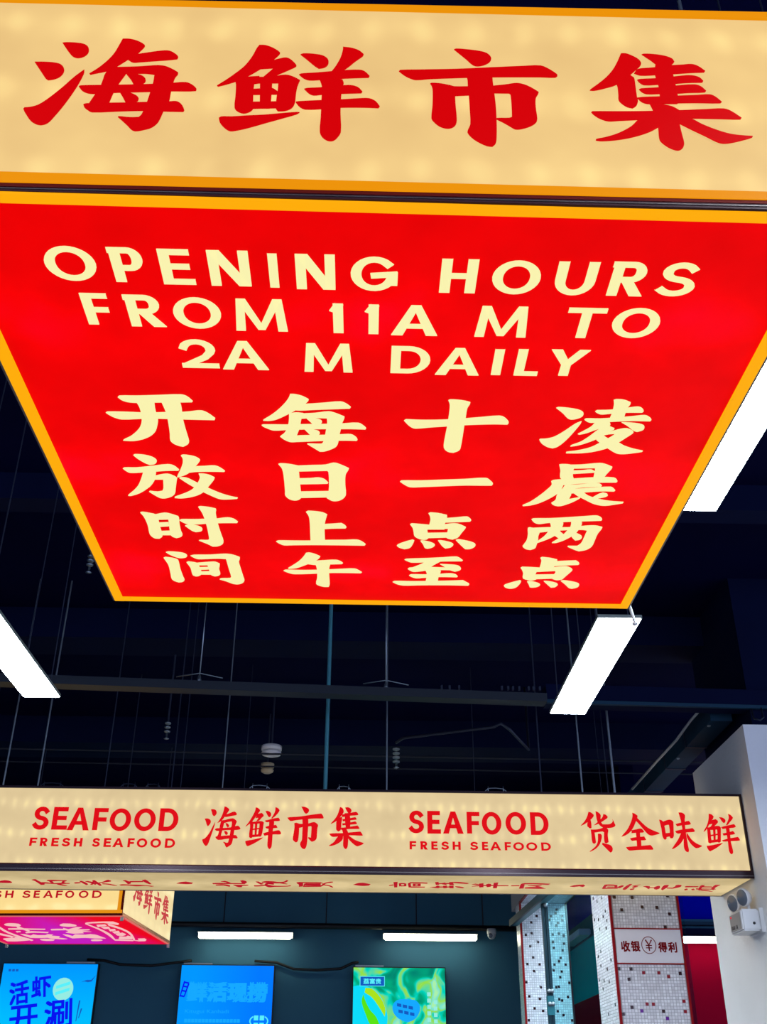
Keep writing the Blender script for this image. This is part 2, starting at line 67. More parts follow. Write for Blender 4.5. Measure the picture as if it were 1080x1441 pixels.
  ('海', '-9180,3732 -9050,3749 -8888,3709 -8808,3579 -8815,3464 -8885,3359 -8960,3317 -9046,3394 -9114,3576|-9515,3165 -9343,3183 -9180,3117 -9117,3004 -9143,2874 -9227,2754 -9285,2707 -9363,2820 -9432,3000|-8853,2981 -8864,2800 -8981,2336 -9120,1824 -9203,1594 -9301,1528 -9413,1618 -9535,1819 -9544,1921 -9419,1973 -9276,2128 -9116,2385 -8986,2695|-8351,3925 -8216,3890 -8048,3771 -8053,3692 -8160,3508 -8253,3351 -8418,3115 -8590,2968 -8716,2915 -8623,3061 -8487,3322 -8397,3636|-8242,3419 -8028,3510 -7746,3617 -7638,3582 -7552,3479 -7587,3395 -7858,3350 -8117,3295 -8263,3283 -8382,3323|-8492,3063 -8286,3106 -8314,2806 -8368,2496 -8421,2188 -8400,1933 -8580,1901 -8717,1981 -8767,2082 -8651,2135 -8579,2391 -8546,2752|-8514,3010 -8208,3118 -7795,3210 -7659,3150 -7535,3037 -7540,2970 -7603,2762 -7636,2504 -7665,2196 -7694,1890 -7755,1661 -7901,1532 -8034,1450 -8108,1530 -8170,1656 -8268,1772 -8233,1798 -8046,1734 -7970,1760 -7914,2040 -7872,2502 -7821,2863 -7843,3018 -8092,2974 -8349,2909|-8840,2517 -8767,2584 -8482,2608 -7910,2656 -7446,2764 -7347,2703 -7267,2601 -7325,2533 -7636,2494 -8158,2488 -8624,2432 -8756,2451|-8695,2032 -8391,2137 -7873,2184 -7535,2198 -7451,2122 -7404,2046 -7442,1995 -7703,2002 -8116,1962 -8528,1901|-8219,2921 -8085,2886 -7988,2784 -7981,2696 -8066,2644 -8153,2756|-8259,2446 -8099,2407 -8025,2320 -8034,2233 -8135,2191 -8223,2318'),
  ('鲜', '-6419,3895 -6284,3859 -6145,3740 -6150,3662 -6262,3504 -6429,3241 -6622,2980 -6820,2812 -6970,2707 -6949,2769 -6781,3004 -6594,3344 -6456,3658|-6287,3493 -6028,3559 -5916,3455 -5899,3362 -6034,3235 -6156,3089 -6337,3035 -6266,3165 -6209,3254 -6402,3231|-6725,2953 -6547,3032 -6496,2826 -6512,2517 -6504,2158 -6534,2055 -6609,2019 -6707,2079 -6723,2309 -6695,2669|-6674,2979 -6310,3035 -5996,3054 -5860,2978 -5877,2833 -5900,2523 -5936,2266 -5991,2138 -6094,2121 -6177,2187 -6166,2418 -6130,2675 -6129,2908 -6510,2878|-6403,3008 -6257,3020 -6257,2622 -6264,2160 -6384,2159 -6395,2569|-6517,2594 -6128,2650 -6113,2573 -6512,2506|-6546,2234 -6104,2265 -6120,2121 -6535,2081|-6926,1847 -6757,1890 -6448,1944 -6140,2019 -5857,2078 -5930,2001 -6230,1804 -6532,1638 -6759,1544 -6840,1594 -6913,1746|-5813,3676 -5666,3683 -5503,3606 -5443,3487 -5462,3356 -5563,3293 -5647,3380 -5736,3536|-5203,3919 -5068,3873 -4945,3754 -4952,3675 -5074,3491 -5223,3333 -5374,3212 -5429,3242 -5308,3436 -5216,3672|-5814,3093 -5581,3147 -5270,3228 -4983,3278 -4910,3196 -4879,3113 -4945,3071 -5260,3057 -5572,3002 -5730,3000|-5764,2705 -5559,2775 -5299,2814 -5116,2841 -5032,2739 -5012,2662 -5236,2634 -5549,2604 -5681,2618|-5872,2318 -5641,2398 -5278,2453 -4915,2519 -4816,2433 -4764,2330 -4823,2268 -5215,2264 -5578,2209 -5784,2176|-5553,3121 -5265,3151 -5227,2944 -5282,2530 -5285,2120 -5295,1661 -5326,1484 -5424,1382 -5506,1446 -5566,1582 -5570,1913 -5564,2424 -5536,2837'),
  ('市', '-3604,3969 -3404,3959 -3171,3860 -3110,3748 -3161,3612 -3283,3526 -3388,3593 -3499,3789|-4437,3283 -4285,3318 -3663,3365 -2928,3485 -2362,3559 -2256,3454 -2193,3297 -2238,3257 -2805,3245 -3484,3182 -3936,3126 -4217,3078 -4334,3150|-3995,2952 -3872,2987 -3643,2917 -3360,2932 -3352,2754 -3677,2667 -3675,2390 -3703,2003 -3752,1849 -3845,1799 -3979,1891 -4040,2000 -4002,2386 -3973,2719|-3190,2922 -2797,3038 -2625,2968 -2524,2846 -2557,2679 -2571,2291 -2591,2043 -2698,1915 -2876,1848 -3009,1956 -3127,2092 -3072,2120 -2942,2094 -2931,2398 -2927,2730 -2958,2786 -3183,2755|-3514,3226 -3147,3258 -3123,2951 -3140,2395 -3156,1845 -3200,1543 -3295,1406 -3437,1448 -3555,1594 -3580,1758 -3487,1951 -3478,2392 -3480,2836'),
  ('集', '-1205,3973 -1060,3918 -971,3761 -984,3620 -1105,3450 -1271,3251 -1493,3053 -1756,2922 -1718,2995 -1498,3249 -1335,3531|-1382,3166 -1104,3393 -1056,3310 -1093,2974 -1098,2695 -1139,2556 -1279,2482 -1395,2581 -1412,2803|-889,3943 -690,3962 -516,3851 -485,3738 -540,3625 -682,3595 -799,3763|-1107,3506 -653,3596 -227,3685 -112,3630 -53,3518 -138,3477 -593,3439 -1046,3355|-1043,3226 -646,3286 -249,3364 -180,3292 -161,3208 -587,3158 -1011,3097|-1048,2974 -641,3023 -245,3106 -158,3029 -139,2940 -581,2896 -1022,2852|-1143,2695 -635,2767 -98,2862 -11,2763 30,2663 -66,2651 -632,2634 -1083,2573|-910,3593 -625,3607 -543,3260 -548,2701 -801,2615 -868,3032|-1828,2343 -1643,2368 -966,2392 -402,2453 78,2497 164,2404 240,2266 167,2244 -511,2258 -1074,2214 -1524,2154 -1694,2190|-1087,2723 -860,2698 -685,2478 -652,2257 -658,1762 -692,1542 -774,1432 -888,1497 -959,1649 -957,2033 -995,2419|-1271,2195 -974,2253 -985,2033 -1122,1866 -1343,1727 -1621,1626 -1834,1612 -1763,1679 -1515,1862|-681,2284 -566,2203 -223,1986 298,1810 259,1744 -48,1615 -161,1630 -389,1792 -648,2064'),
  ('货', '14265,3852 14422,3817 14585,3672 14559,3566 14411,3407 14239,3275 13956,3089 13708,2982 13739,3035 13973,3272 14158,3562|14157,3248 14364,3355 14387,3146 14371,2860 14279,2833 14179,2910 14117,2987|14713,3899 14853,3843 15013,3676 14993,3466 15008,3231 15075,3102 15448,3106 15613,3160 15733,3292 15720,3422 15765,3344 15878,3048 15834,2980 15694,2911 15371,2871 15108,2894 14907,3022 14792,3203 14736,3463|15189,3731 15345,3680 15450,3550 15404,3471 15204,3338 14978,3205 14699,3071 14526,3033 14709,3176 14940,3361 15118,3546|14311,2781 14511,2758 14542,2525 14561,2165 14555,1985 14458,1908 14357,1958 14323,2162 14325,2471|14310,2771 14672,2785 14943,2840 15164,2921 15342,2845 15401,2742 15343,2482 15344,2173 15350,2020 15199,1941 15099,1991 15084,2222 15122,2609 15032,2660 14655,2604 14496,2602|14727,2517 14886,2519 14967,2427 14936,2220 14832,1963 14681,1757 14453,1576 14178,1446 14116,1455 14353,1626 14554,1806 14684,2064|14967,1990 15171,1925 15428,1857 15546,1715 15559,1588 15504,1460 15408,1398 15288,1508 15098,1710 14930,1887'),
  ('全', '17009,3831 17173,3764 17321,3650 17295,3518 17172,3282 16971,2914 16726,2627 16441,2443 16155,2347 16288,2493 16587,2806 16846,3226 16993,3594|17205,3570 17350,3440 17587,3182 17877,2924 18228,2747 18583,2611 18524,2558 18248,2473 18006,2449 17831,2535 17598,2818 17320,3179 17130,3386|16847,2757 17173,2823 17444,2868 17566,2765 17621,2652 17522,2620 17149,2605 16827,2576|16697,2265 16904,2319 17280,2359 17591,2393 17643,2291 17684,2188 17601,2157 17096,2141 16802,2112 16731,2188|17107,2708 17363,2711 17342,2349 17366,2092 17343,1759 17076,1731 17090,2089 17099,2398|16391,1734 16632,1767 17164,1809 17591,1849 17912,1883 18014,1767 18067,1640 18025,1598 17561,1593 17031,1567 16606,1532 16481,1597'),
  ('味', '18639,3423 18777,3394 18886,3275 18936,2944 18952,2585 18975,2288 18872,2198 18788,2256 18722,2463 18713,2882 18666,3242|18793,3273 19181,3417 19367,3419 19507,3312 19510,3191 19467,2770 19436,2441 19357,2304 19220,2290 19171,2379 19221,2768 19214,3097 19173,3115 18919,3052|18862,2596 19235,2636 19205,2409 18954,2359|19629,3162 19898,3238 20471,3371 20553,3293 20598,3173 20499,3130 20063,3089 19715,3025|19555,2741 19967,2836 20404,2888 20657,2933 20753,2832 20781,2725 20684,2688 20250,2659 19749,2582 19619,2622|19908,3874 20107,3876 20250,3792 20298,3684 20238,3380 20209,2898 20217,2420 20236,1887 20256,1592 20210,1474 20092,1502 19990,1648 19973,1884 20033,2418 20014,2956 19986,3438|19908,2626 20092,2628 20056,2359 19863,2060 19586,1821 19323,1670 19199,1651 19380,1877 19672,2236|20250,2659 20326,2541 20499,2245 20772,2011 21106,1866 21048,1807 20761,1715 20617,1773 20405,2007 20240,2361'),
  ('鲜', '21803,3822 21982,3776 22088,3655 22039,3533 21855,3338 21656,3034 21467,2792 21311,2695 21379,2821 21573,3094 21731,3457|21897,3411 22188,3493 22298,3403 22300,3294 22133,3130 21960,3008 21738,2963 21886,3127 21941,3206 21736,3156|21573,2973 21763,3005 21757,2676 21735,2318 21761,2080 21628,2008 21516,2078 21537,2434|21643,2944 22093,3069 22340,3072 22437,2983 22391,2683 22327,2264 22304,2116 22185,2055 22084,2113 22152,2441 22184,2860 21779,2826|21939,2947 22092,2979 22047,2559 21980,2112 21857,2111 21896,2498|21717,2526 22210,2621 22208,2531 21722,2436|21688,2210 22313,2294 22268,2115 21695,2050|21393,1869 21673,1902 22115,1995 22430,2058 22325,1968 21952,1728 21558,1535 21476,1605 21407,1751|22423,3617 22606,3600 22764,3499 22788,3378 22708,3257 22619,3286 22519,3436|23012,3824 23158,3765 23288,3608 23241,3505 23057,3321 22874,3138 22782,3137 22907,3350 23026,3593|22454,3013 22775,3095 23286,3203 23364,3113 23368,3023 23250,2980 22874,2940 22528,2894|22487,2624 22836,2699 23157,2781 23235,2692 23264,2602 23122,2559 22747,2519 22528,2493|22379,2206 22777,2317 23407,2425 23483,2325 23509,2218 23369,2187 22875,2163 22473,2135|22737,3046 22958,3079 22958,2689 22925,2093 22970,1680 22961,1474 22872,1373 22774,1442 22728,1618 22741,2091 22742,2567'),
 ],
 's2under': [
  ('dot', '-22470,-3432 -22088,-3129 -21873,-3278 -21814,-3800 -21971,-4013 -22274,-4030 -22627,-3968'),
  ('a', '-20357,-2913 -20173,-2704 -20043,-2697 -20024,-3254 -19943,-3797 -19887,-4307 -20047,-4565 -20218,-4574 -20217,-3710 -20261,-3107|-19935,-3694 -19663,-3720 -19354,-3968 -18735,-3872 -18222,-3904 -18261,-4070 -18654,-4154 -19053,-4260 -19758,-4093 -19996,-4004|-19448,-3022 -19296,-2854 -18785,-2865 -18181,-2951 -18220,-3113 -18785,-3165 -19259,-3292 -19415,-3180|-19347,-3056 -19201,-3208 -19215,-3858 -19357,-4277 -19385,-3867|-18330,-2959 -18267,-3156 -18500,-3512 -18448,-3917 -18624,-4029 -18675,-3623|-19078,-4055 -18851,-4352 -18587,-4816 -18750,-4867 -19105,-4470'),
  ('b', '-17934,-3785 -17783,-3614 -17473,-3556 -17529,-3804 -17869,-3987|-17455,-3151 -17296,-3102 -17172,-3539 -17145,-4255 -17305,-4472 -17378,-3959|-17104,-3232 -16932,-3121 -16700,-3411 -16592,-4120 -16722,-4376 -16812,-3927 -16985,-3528|-17012,-4248 -16808,-3824 -16552,-2900 -16419,-2792 -16699,-3921 -16912,-4387|-16581,-2861 -16419,-2792 -16369,-3595 -16340,-4521 -16489,-4697 -16554,-4118 -16594,-3263|-16428,-3701 -16063,-3375 -15676,-2751 -15536,-2604 -15432,-2997 -15548,-3205 -15889,-3426 -16350,-3860|-16171,-3891 -15815,-3974 -15521,-4371 -15393,-4677 -15597,-4563 -15870,-4245 -16214,-4099'),
  ('c', '-14682,-2835 -14488,-2684 -14397,-2979 -14286,-3377 -14420,-3895 -14590,-4007 -14584,-3191|-14293,-3014 -13436,-2966 -13479,-3210 -14354,-3340|-13450,-2626 -13193,-2414 -13132,-2908 -13081,-3922 -13232,-3931 -13408,-3226|-15167,-4288 -14912,-4129 -14448,-4247 -13891,-4278 -13538,-4404 -13052,-4648 -13230,-4806 -13567,-4573 -14122,-4730 -14373,-4661 -14676,-4469 -15140,-4537'),
  ('dot', '-11453,-3625 -11103,-3157 -10782,-2978 -10390,-3361 -10510,-3694 -10822,-3794 -11111,-3728'),
  ('d', '-9172,-3414 -8788,-3311 -8046,-3310 -7265,-3307 -7140,-3566 -8075,-3598 -9168,-3701|-9028,-3941 -8656,-3795 -8293,-3899 -8142,-4244 -8212,-4562 -8346,-4402 -8546,-4162 -9038,-4190|-8580,-2773 -8303,-2598 -8115,-2908 -7981,-3408 -8175,-3481 -8309,-3000|-7334,-2463 -7138,-2333 -6983,-2644 -6982,-3047 -7131,-3463 -7295,-3431 -7307,-2964|-7921,-3919 -7620,-3902 -7168,-3877 -6946,-3905 -7040,-4119 -7348,-4199 -7469,-4689 -7653,-4636 -7839,-4227'),
  ('e', '-6399,-2711 -6214,-2701 -6068,-3198 -5942,-3498 -6145,-3715 -6262,-3311|-6621,-4053 -6241,-3990 -5852,-3802 -5664,-3791 -5385,-4087 -4559,-4103 -4323,-3923 -4257,-4086 -4493,-4266 -5027,-4381 -5333,-4440 -5610,-4625 -5756,-4549 -5913,-4117 -6267,-4326 -6610,-4366|-6036,-2792 -5722,-2533 -5284,-2589 -5001,-2774 -4663,-2674 -4448,-2143 -4341,-2196 -4437,-2601 -4724,-3082 -5176,-3189 -5609,-3010 -6018,-3033|-5912,-3599 -5680,-2974 -5539,-3067 -5299,-3359 -5357,-3671 -5642,-3481 -5815,-3800|-4950,-3135 -4724,-3082 -4445,-3413 -4524,-3479'),
  ('f', '-3860,-2871 -3630,-2697 -3461,-3051 -3528,-4191 -3779,-4310 -3745,-3579 -3838,-3175|-3706,-2741 -2339,-2745 -2093,-3280 -2347,-3029 -3719,-3025|-3503,-4043 -2447,-3920 -2170,-3387 -2138,-3592 -2380,-4230 -3516,-4337|-3316,-3145 -2350,-3152 -2369,-3812 -3346,-3867|-3395,-3252 -3283,-3245 -3387,-3974 -3482,-3979|-2285,-3497 -2046,-2870 -1742,-2510 -1576,-2501 -1598,-2703 -1975,-3008 -2216,-3699|-2245,-3392 -1988,-3583 -1732,-3880 -1590,-4353 -1668,-4442 -1884,-3951 -2214,-3637'),
  ('dot', '-304,-3446 30,-2855 326,-2757 776,-3221 670,-3639 258,-3787'),
  ('g', '1948,-3513 2202,-3235 2258,-3495 1977,-3697|2201,-2455 2455,-2312 2497,-4149 2306,-4213|2547,-2875 2683,-2712 2746,-3733 2606,-3821|2878,-2857 3020,-2849 3058,-3715 2893,-3804|2659,-2713 2921,-2750 2932,-3010 2671,-3025|2691,-3550 2954,-3535 2963,-3747 2701,-3815|3113,-2792 3264,-2472 3388,-4098 3222,-4161|3214,-2424 3684,-2372 4329,-2516 4321,-2775 3698,-2655 3228,-2733|3330,-3886 4246,-3915 4257,-4102 3345,-4208|3426,-2904 3592,-2895 3632,-3682 3464,-3692|3734,-2887 3924,-2876 3967,-3663 3776,-3674|3472,-2875 3898,-2851 3910,-3059 3483,-3084|3503,-3504 3933,-3480 3943,-3665 3512,-3689'),
  ('h', '4788,-2310 4994,-2221 5101,-3071 4893,-3161|4587,-3976 4917,-3876 4986,-3473 5139,-3597 5186,-4265 4993,-4276|5212,-2621 5432,-2402 5586,-3175 5282,-2930|5657,-2261 5886,-2171 6037,-3149 5752,-3165|4976,-2634 5727,-2540 5747,-2799 4990,-2842|5377,-3583 5606,-3438 5668,-4237 5455,-4304|5753,-3482 6035,-3413 6106,-4266 5841,-4282|5056,-3788 5822,-3745 5843,-4011 5074,-4055|5839,-2173 6261,-2150 6909,-2525 6832,-2712 6052,-2470|6153,-3672 6444,-3709 6763,-4040 6684,-4233 6324,-3984'),
  ('i', '7140,-2955 7351,-2682 7614,-2928 7633,-3111 7377,-2942|7204,-3612 7459,-3279 7649,-3269 7671,-3479|7563,-2670 7827,-2474 7967,-3783 7715,-3905|8040,-2904 8153,-2637 8333,-2757 8404,-3598 8183,-3771|7870,-3098 8534,-3060 8565,-3322 7898,-3360|8453,-2361 8714,-2166 8849,-4110 8609,-4123|8757,-3127 9472,-3112 9496,-3296 8788,-3389'),
  ('j', '9645,-3155 10156,-3047 10192,-3310 9672,-3366|10197,-2652 10302,-2386 10414,-2509 10566,-4093 10289,-4190|10342,-2332 11140,-2287 11994,-2446 11926,-2763 11187,-2596 10385,-2641|10600,-3821 11147,-3602 11674,-3894 11967,-4067 11620,-4168 10642,-4115|11076,-3127 11504,-3421 11887,-4017 11674,-3894 11338,-3591|10696,-3148 11246,-2985 11501,-2787 11526,-2943 11202,-3332'),
  ('dot', '13387,-3249 13646,-2820 14125,-2588 14292,-2990 14207,-3411 13966,-3133 13678,-3399'),
  ('k', '15538,-3840 15473,-2799 15556,-2487 15688,-2582 15669,-3202 15728,-3935|15430,-2596 15814,-2472 16263,-2652 16233,-2859 15592,-2834|15578,-3668 16391,-3580 16520,-3826 15601,-3963|16100,-2764 16276,-2712 16548,-3782 16361,-3792|15744,-3198 16272,-3210 16308,-3375 15787,-3404|16434,-3263 16571,-2696 16714,-2832 16652,-3565 16563,-3675|16918,-4079 16885,-2925 16958,-2265 17104,-2256 17107,-2913 17133,-3854 17102,-4218|17254,-2904 17651,-2368 17552,-2578 17441,-3060|17350,-3315 17624,-2883 17636,-3090 17472,-3518|17344,-3948 17595,-3722 17618,-4146 17455,-4262'),
  ('l', '17996,-3028 18178,-2852 18388,-2944 18581,-3877 18417,-3675 18204,-3266|18437,-3295 18819,-3315 18861,-3481 18488,-3502|18743,-3236 18870,-2771 19001,-2847 19164,-3632 19072,-4020 18899,-3859'),
  ('l', '19329,-3834 19197,-2588 19338,-2416 19480,-2531 19547,-3505 19512,-4251|19546,-3357 19929,-3378 19987,-2749 19896,-2548 20025,-2336 20254,-2425 20338,-2936 20215,-3319 20001,-3648 19649,-3604'),
  ('m', '20608,-2963 20662,-2752 21422,-2792 21481,-2996 20690,-3125|21683,-3699 21498,-2663 21526,-2374 21703,-2405 21771,-2959 21780,-3377 22029,-4106 21816,-4162|21729,-2816 22295,-2825 22356,-3030 21801,-3061|22517,-3758 22338,-2719 22345,-2245 22638,-2229 22596,-2704 22603,-3225 22748,-3958|20816,-3855 20928,-3573 21081,-3990 20952,-4211|21265,-3830 21355,-3612 21549,-4027 21379,-4101|21475,-3500 21895,-3645 21956,-3854 21570,-3833|21877,-3582 22753,-3596 22797,-3742 21938,-3791|21980,-4066 22436,-4190 22863,-4598 22505,-4424 22041,-4278'),
 ],
 's3under': [
  ('e1', '-10417,-4216 -10002,-3636 -9499,-3549 -9137,-3862 -9253,-4673 -9616,-5220 -10063,-5126 -10410,-4759'),
  ('p', '-10860,-6285 -10099,-6194 -9124,-6385 -7924,-6530 -8080,-7004 -9319,-6953 -10349,-6902 -11030,-6853|-9837,-5357 -9629,-5450 -9533,-7576 -9807,-7963 -9838,-7238 -9980,-6054|-10796,-7864 -10374,-7767 -10510,-8254 -10915,-8499|-10154,-8353 -9492,-7867 -8244,-8357 -8476,-8850 -9530,-8601 -10288,-8945'),
  ('q', '-10998,-9544 -10657,-9595 -10450,-10458 -9974,-9697 -9785,-10204 -9136,-10204 -8721,-9598 -8373,-9850 -8714,-10460 -8123,-10872 -8427,-11599 -9377,-11598 -10178,-11807 -10876,-11702 -10973,-10714|-9377,-11598 -8403,-11756 -7959,-12443 -8394,-12656 -9255,-12124'),
  ('e2', '-10403,-12656 -9913,-12336 -9393,-12549 -9219,-12924 -9559,-13518 -10191,-13627 -10456,-13301'),
  ('e3', '-6043,-4323 -5576,-3699 -5066,-3790 -4799,-4464 -5074,-5144 -5691,-5372 -6108,-4958'),
  ('r', '-7519,-6673 -6884,-6533 -6359,-6629 -6537,-7199 -7685,-7292|-6320,-6065 -6126,-6772 -5049,-5512 -4694,-5698 -5432,-6774 -4391,-6777 -4600,-7252 -5369,-7490 -4672,-8218 -5446,-8217 -5524,-8954 -6452,-9201 -6892,-8557 -6422,-7729 -6507,-6771'),
  ('t', '-7500,-9700 -7153,-9852 -6988,-10718 -6462,-9702 -5678,-9955 -5131,-9553 -4818,-9956 -4677,-10978 -4562,-12126 -5557,-12020 -6195,-11705 -7387,-12019 -7502,-10975'),
  ('rib', '-11176,-5352 -11519,-8203 -11427,-10972 -11127,-13085 -11460,-13627 -11755,-11492 -11857,-8943 -11606,-6519|-12500,-8941 -12345,-9693 -12082,-10971 -12452,-11596 -12695,-10455 -12870,-9945|-13436,-12282 -12508,-11753 -11867,-12017 -11201,-13085 -12828,-13901 -13654,-13902 -13581,-13085|-12082,-10971 -11718,-11387 -11812,-12282 -12311,-12442'),
  ('e4', '-6123,-13085 -5667,-12656 -5197,-12817 -5200,-13354 -5679,-13734 -6200,-13735'),
  ('rib', '-3902,-3899 -3569,-3186 -2252,-2722 -1396,-2726 -1223,-3814 -1486,-4391 -2013,-3667 -2281,-3333 -3600,-3661 -3886,-4139|-3902,-3899 -3743,-3899 -3467,-6769 -3469,-9495 -3919,-12723 -2523,-13301 -2642,-13768 -4147,-13418 -3847,-10310 -3715,-7384 -3853,-4771|-2178,-4002 -2007,-3907 -1619,-6268 -1577,-8697 -2141,-12266 -2393,-13417 -2523,-13301 -2265,-11982 -1836,-8962 -1902,-6774 -2274,-4875|-3596,-12551 -2455,-12724 -2128,-11140 -2267,-10476 -2595,-11140 -3066,-10862'),
  ('e5', '-2523,-13301 -2075,-13417 -1865,-12266 -1287,-12153 -1281,-12839 -1603,-13768 -2192,-13885'),
  ('w', '-3157,-4384 -2435,-4145 -2493,-4874 -3217,-5364 -3432,-5860|-3140,-5612 -2482,-5366 -2610,-6366 -3126,-6618|-2870,-6771 -2307,-6620 -2440,-7388 -3032,-7905|-2953,-8167 -2284,-7647 -2451,-8695 -3013,-9227|-3009,-9496 -2261,-8696 -2236,-9767 -2760,-10586 -3074,-10311'),
 ],
}
LETTERS = {
 's1under': [('O',-5323,-4483,-1922,-1110,178,126), ('P',-4247,-3701,-1927,-1113,178,126), ('E',-3432,-2890,-1960,-1128,178,129), ('N',-2634,-1962,-1968,-1134,178,129), ('I',-1649,-1496,-1987,-1168,178,127), ('N',-1203,-551,-2009,-1178,178,129), ('G',-294,490,-2021,-1205,178,126), ('H',1202,1810,-2029,-1203,178,128), ('O',2065,2873,-2033,-1222,178,126), ('U',3121,3798,-2028,-1209,178,127), ('R',4018,4655,-2018,-1199,178,127), ('S',4835,5500,-2001,-1190,178,126), ('F',-4930,-4471,-3051,-2234,178,127), ('R',-4207,-3562,-3081,-2253,178,128), ('O',-3392,-2562,-3109,-2287,178,127), ('M',-2334,-1418,-3141,-2298,178,131), ('1',-672,-408,-3156,-2355,178,124), ('1',-54,216,-3165,-2363,178,124), ('A',425,1252,-3180,-2376,178,125), ('M',1918,2838,-3178,-2356,178,128), ('T',3483,4162,-3159,-2355,178,125), ('O',4312,5147,-3133,-2329,178,125), ('2',-3445,-2751,-4259,-3426,178,129), ('A',-2696,-1834,-4284,-3449,178,129), ('M',-1170,-266,-4309,-3471,178,130), ('D',446,1174,-4303,-3503,178,124), ('A',1287,2114,-4328,-3527,178,124), ('I',2333,2529,-4304,-3523,178,121), ('L',2771,3215,-4307,-3506,178,124), ('Y',3371,4087,-4281,-3511,178,119)],
 's2front': [('S',-20011,-19001,2391,3785,310,265), ('E',-18807,-17856,2404,3774,310,260), ('A',-17855,-16514,2380,3750,310,260), ('F',-16320,-15453,2395,3742,310,256), ('O',-15315,-14014,2361,3732,310,261), ('O',-13821,-12505,2377,3750,310,261), ('D',-12288,-11116,2393,3767,310,261), ('F',-19975,-19535,1426,1916,150,108), ('R',-19356,-18880,1422,1918,150,109), ('E',-18653,-18200,1419,1921,150,110), ('S',-18021,-17521,1416,1923,150,112), ('H',-17293,-16793,1413,1926,150,113), ('S',-16196,-15720,1414,1933,150,114), ('E',-15492,-15039,1411,1936,150,116), ('A',-14954,-14286,1407,1939,150,117), ('F',-14047,-13641,1405,1942,150,118), ('O',-13497,-12864,1402,1945,150,120), ('O',-12672,-12027,1400,1949,150,121), ('D',-11787,-11177,1399,1954,150,122), ('S',3038,4015,2429,3809,310,262), ('E',4210,5040,2417,3797,310,262), ('A',5171,6436,2430,3774,310,255), ('F',6653,7448,2443,3764,310,251), ('O',7581,8793,2396,3777,310,262), ('O',9050,10324,2412,3794,310,263), ('D',10592,11721,2405,3787,310,263), ('F',3102,3513,1460,1953,150,109), ('R',3754,4213,1460,1954,150,109), ('E',4430,4829,1460,1953,150,109), ('S',5034,5518,1460,1953,150,109), ('H',5735,6231,1460,1954,150,109), ('S',6800,7308,1464,1958,150,109), ('E',7538,7925,1465,1958,150,109), ('A',8034,8700,1464,1958,150,109), ('F',8930,9318,1465,1959,150,109), ('O',9451,10118,1465,1959,150,109), ('O',10251,10930,1467,1961,150,109), ('D',11172,11767,1469,1963,150,109)],
 's3front': [('F',-12487,-11959,1259,1787,150,106), ('R',-11650,-11104,1258,1786,150,106), ('E',-10832,-10323,1257,1784,150,105), ('S',-10051,-9333,1256,1783,150,105), ('H',-9061,-8445,1254,1781,150,105), ('S',-7747,-7131,1252,1779,150,105), ('E',-6887,-6407,1251,1777,150,105), ('A',-6164,-5397,1250,1776,150,105), ('F',-5187,-4690,1248,1774,150,105), ('O',-4492,-3806,1247,1773,150,105), ('O',-3454,-2724,1245,1771,150,105), ('D',-2427,-1715,1244,1769,150,105)],
}
ACCENT_FRONT = [(1.87, 1.315), (2.0, 1.314), (2.26, 1.331), (2.066, 1.249), (2.173, 1.247), (1.915, 1.228), (2.26, 1.203), (2.217, 1.114), (1.852, 0.834), (1.938, 0.833), (2.025, 0.809), (2.133, 0.809), (2.2, 0.785), (2.285, 0.806), (1.917, 0.766), (2.026, 0.609), (2.07, 0.608), (2.288, 0.629), (1.918, 0.588), (1.853, 0.544), (1.984, 0.565), (2.136, 0.564), (2.158, 0.519), (2.289, 0.563)]
ACCENT_SIDE = [(8.522, 1.391), (8.225, 1.347), (8.389, 1.347), (8.144, 1.24), (8.615, 1.282), (8.542, 1.237), (8.403, 1.217), (8.23, 1.216), (8.121, 1.171), (8.384, 1.148), (8.167, 1.126), (8.417, 0.996), (8.518, 0.971), (8.109, 0.904), (8.461, 0.902), (8.257, 0.858), (8.553, 0.813), (8.388, 0.791), (8.227, 0.769), (8.452, 0.743), (8.102, 0.611), (8.347, 0.567)]
ACCENT_FAR = [(1.714, 1.563), (1.656, 1.507), (1.654, 1.41), (1.598, 1.393), (1.712, 1.331), (1.633, 1.293), (1.654, 1.196), (1.597, 1.139), (1.713, 1.137), (1.655, 1.079), (1.579, 0.982), (1.712, 0.94), (1.597, 0.862), (1.695, 0.842), (1.64, 0.762), (1.717, 0.742), (1.582, 0.664), (1.907, 1.622), (1.897, 1.591), (1.848, 1.563), (1.837, 1.532), (1.953, 1.563), (1.951, 1.533), (1.911, 1.504), (1.895, 1.474), (1.854, 1.399), (1.913, 1.409), (1.958, 1.391), (1.851, 1.332), (1.955, 1.32), (1.857, 1.282), (1.939, 1.261), (1.914, 1.194), (1.898, 1.165), (1.851, 1.136), (1.956, 1.137), (1.841, 1.085), (1.915, 1.077), (1.899, 1.027), (1.979, 0.98), (1.855, 0.941), (1.88, 0.946), (1.956, 0.859), (1.875, 0.839), (1.901, 0.831), (1.853, 0.74), (1.904, 0.709), (1.979, 0.666)]

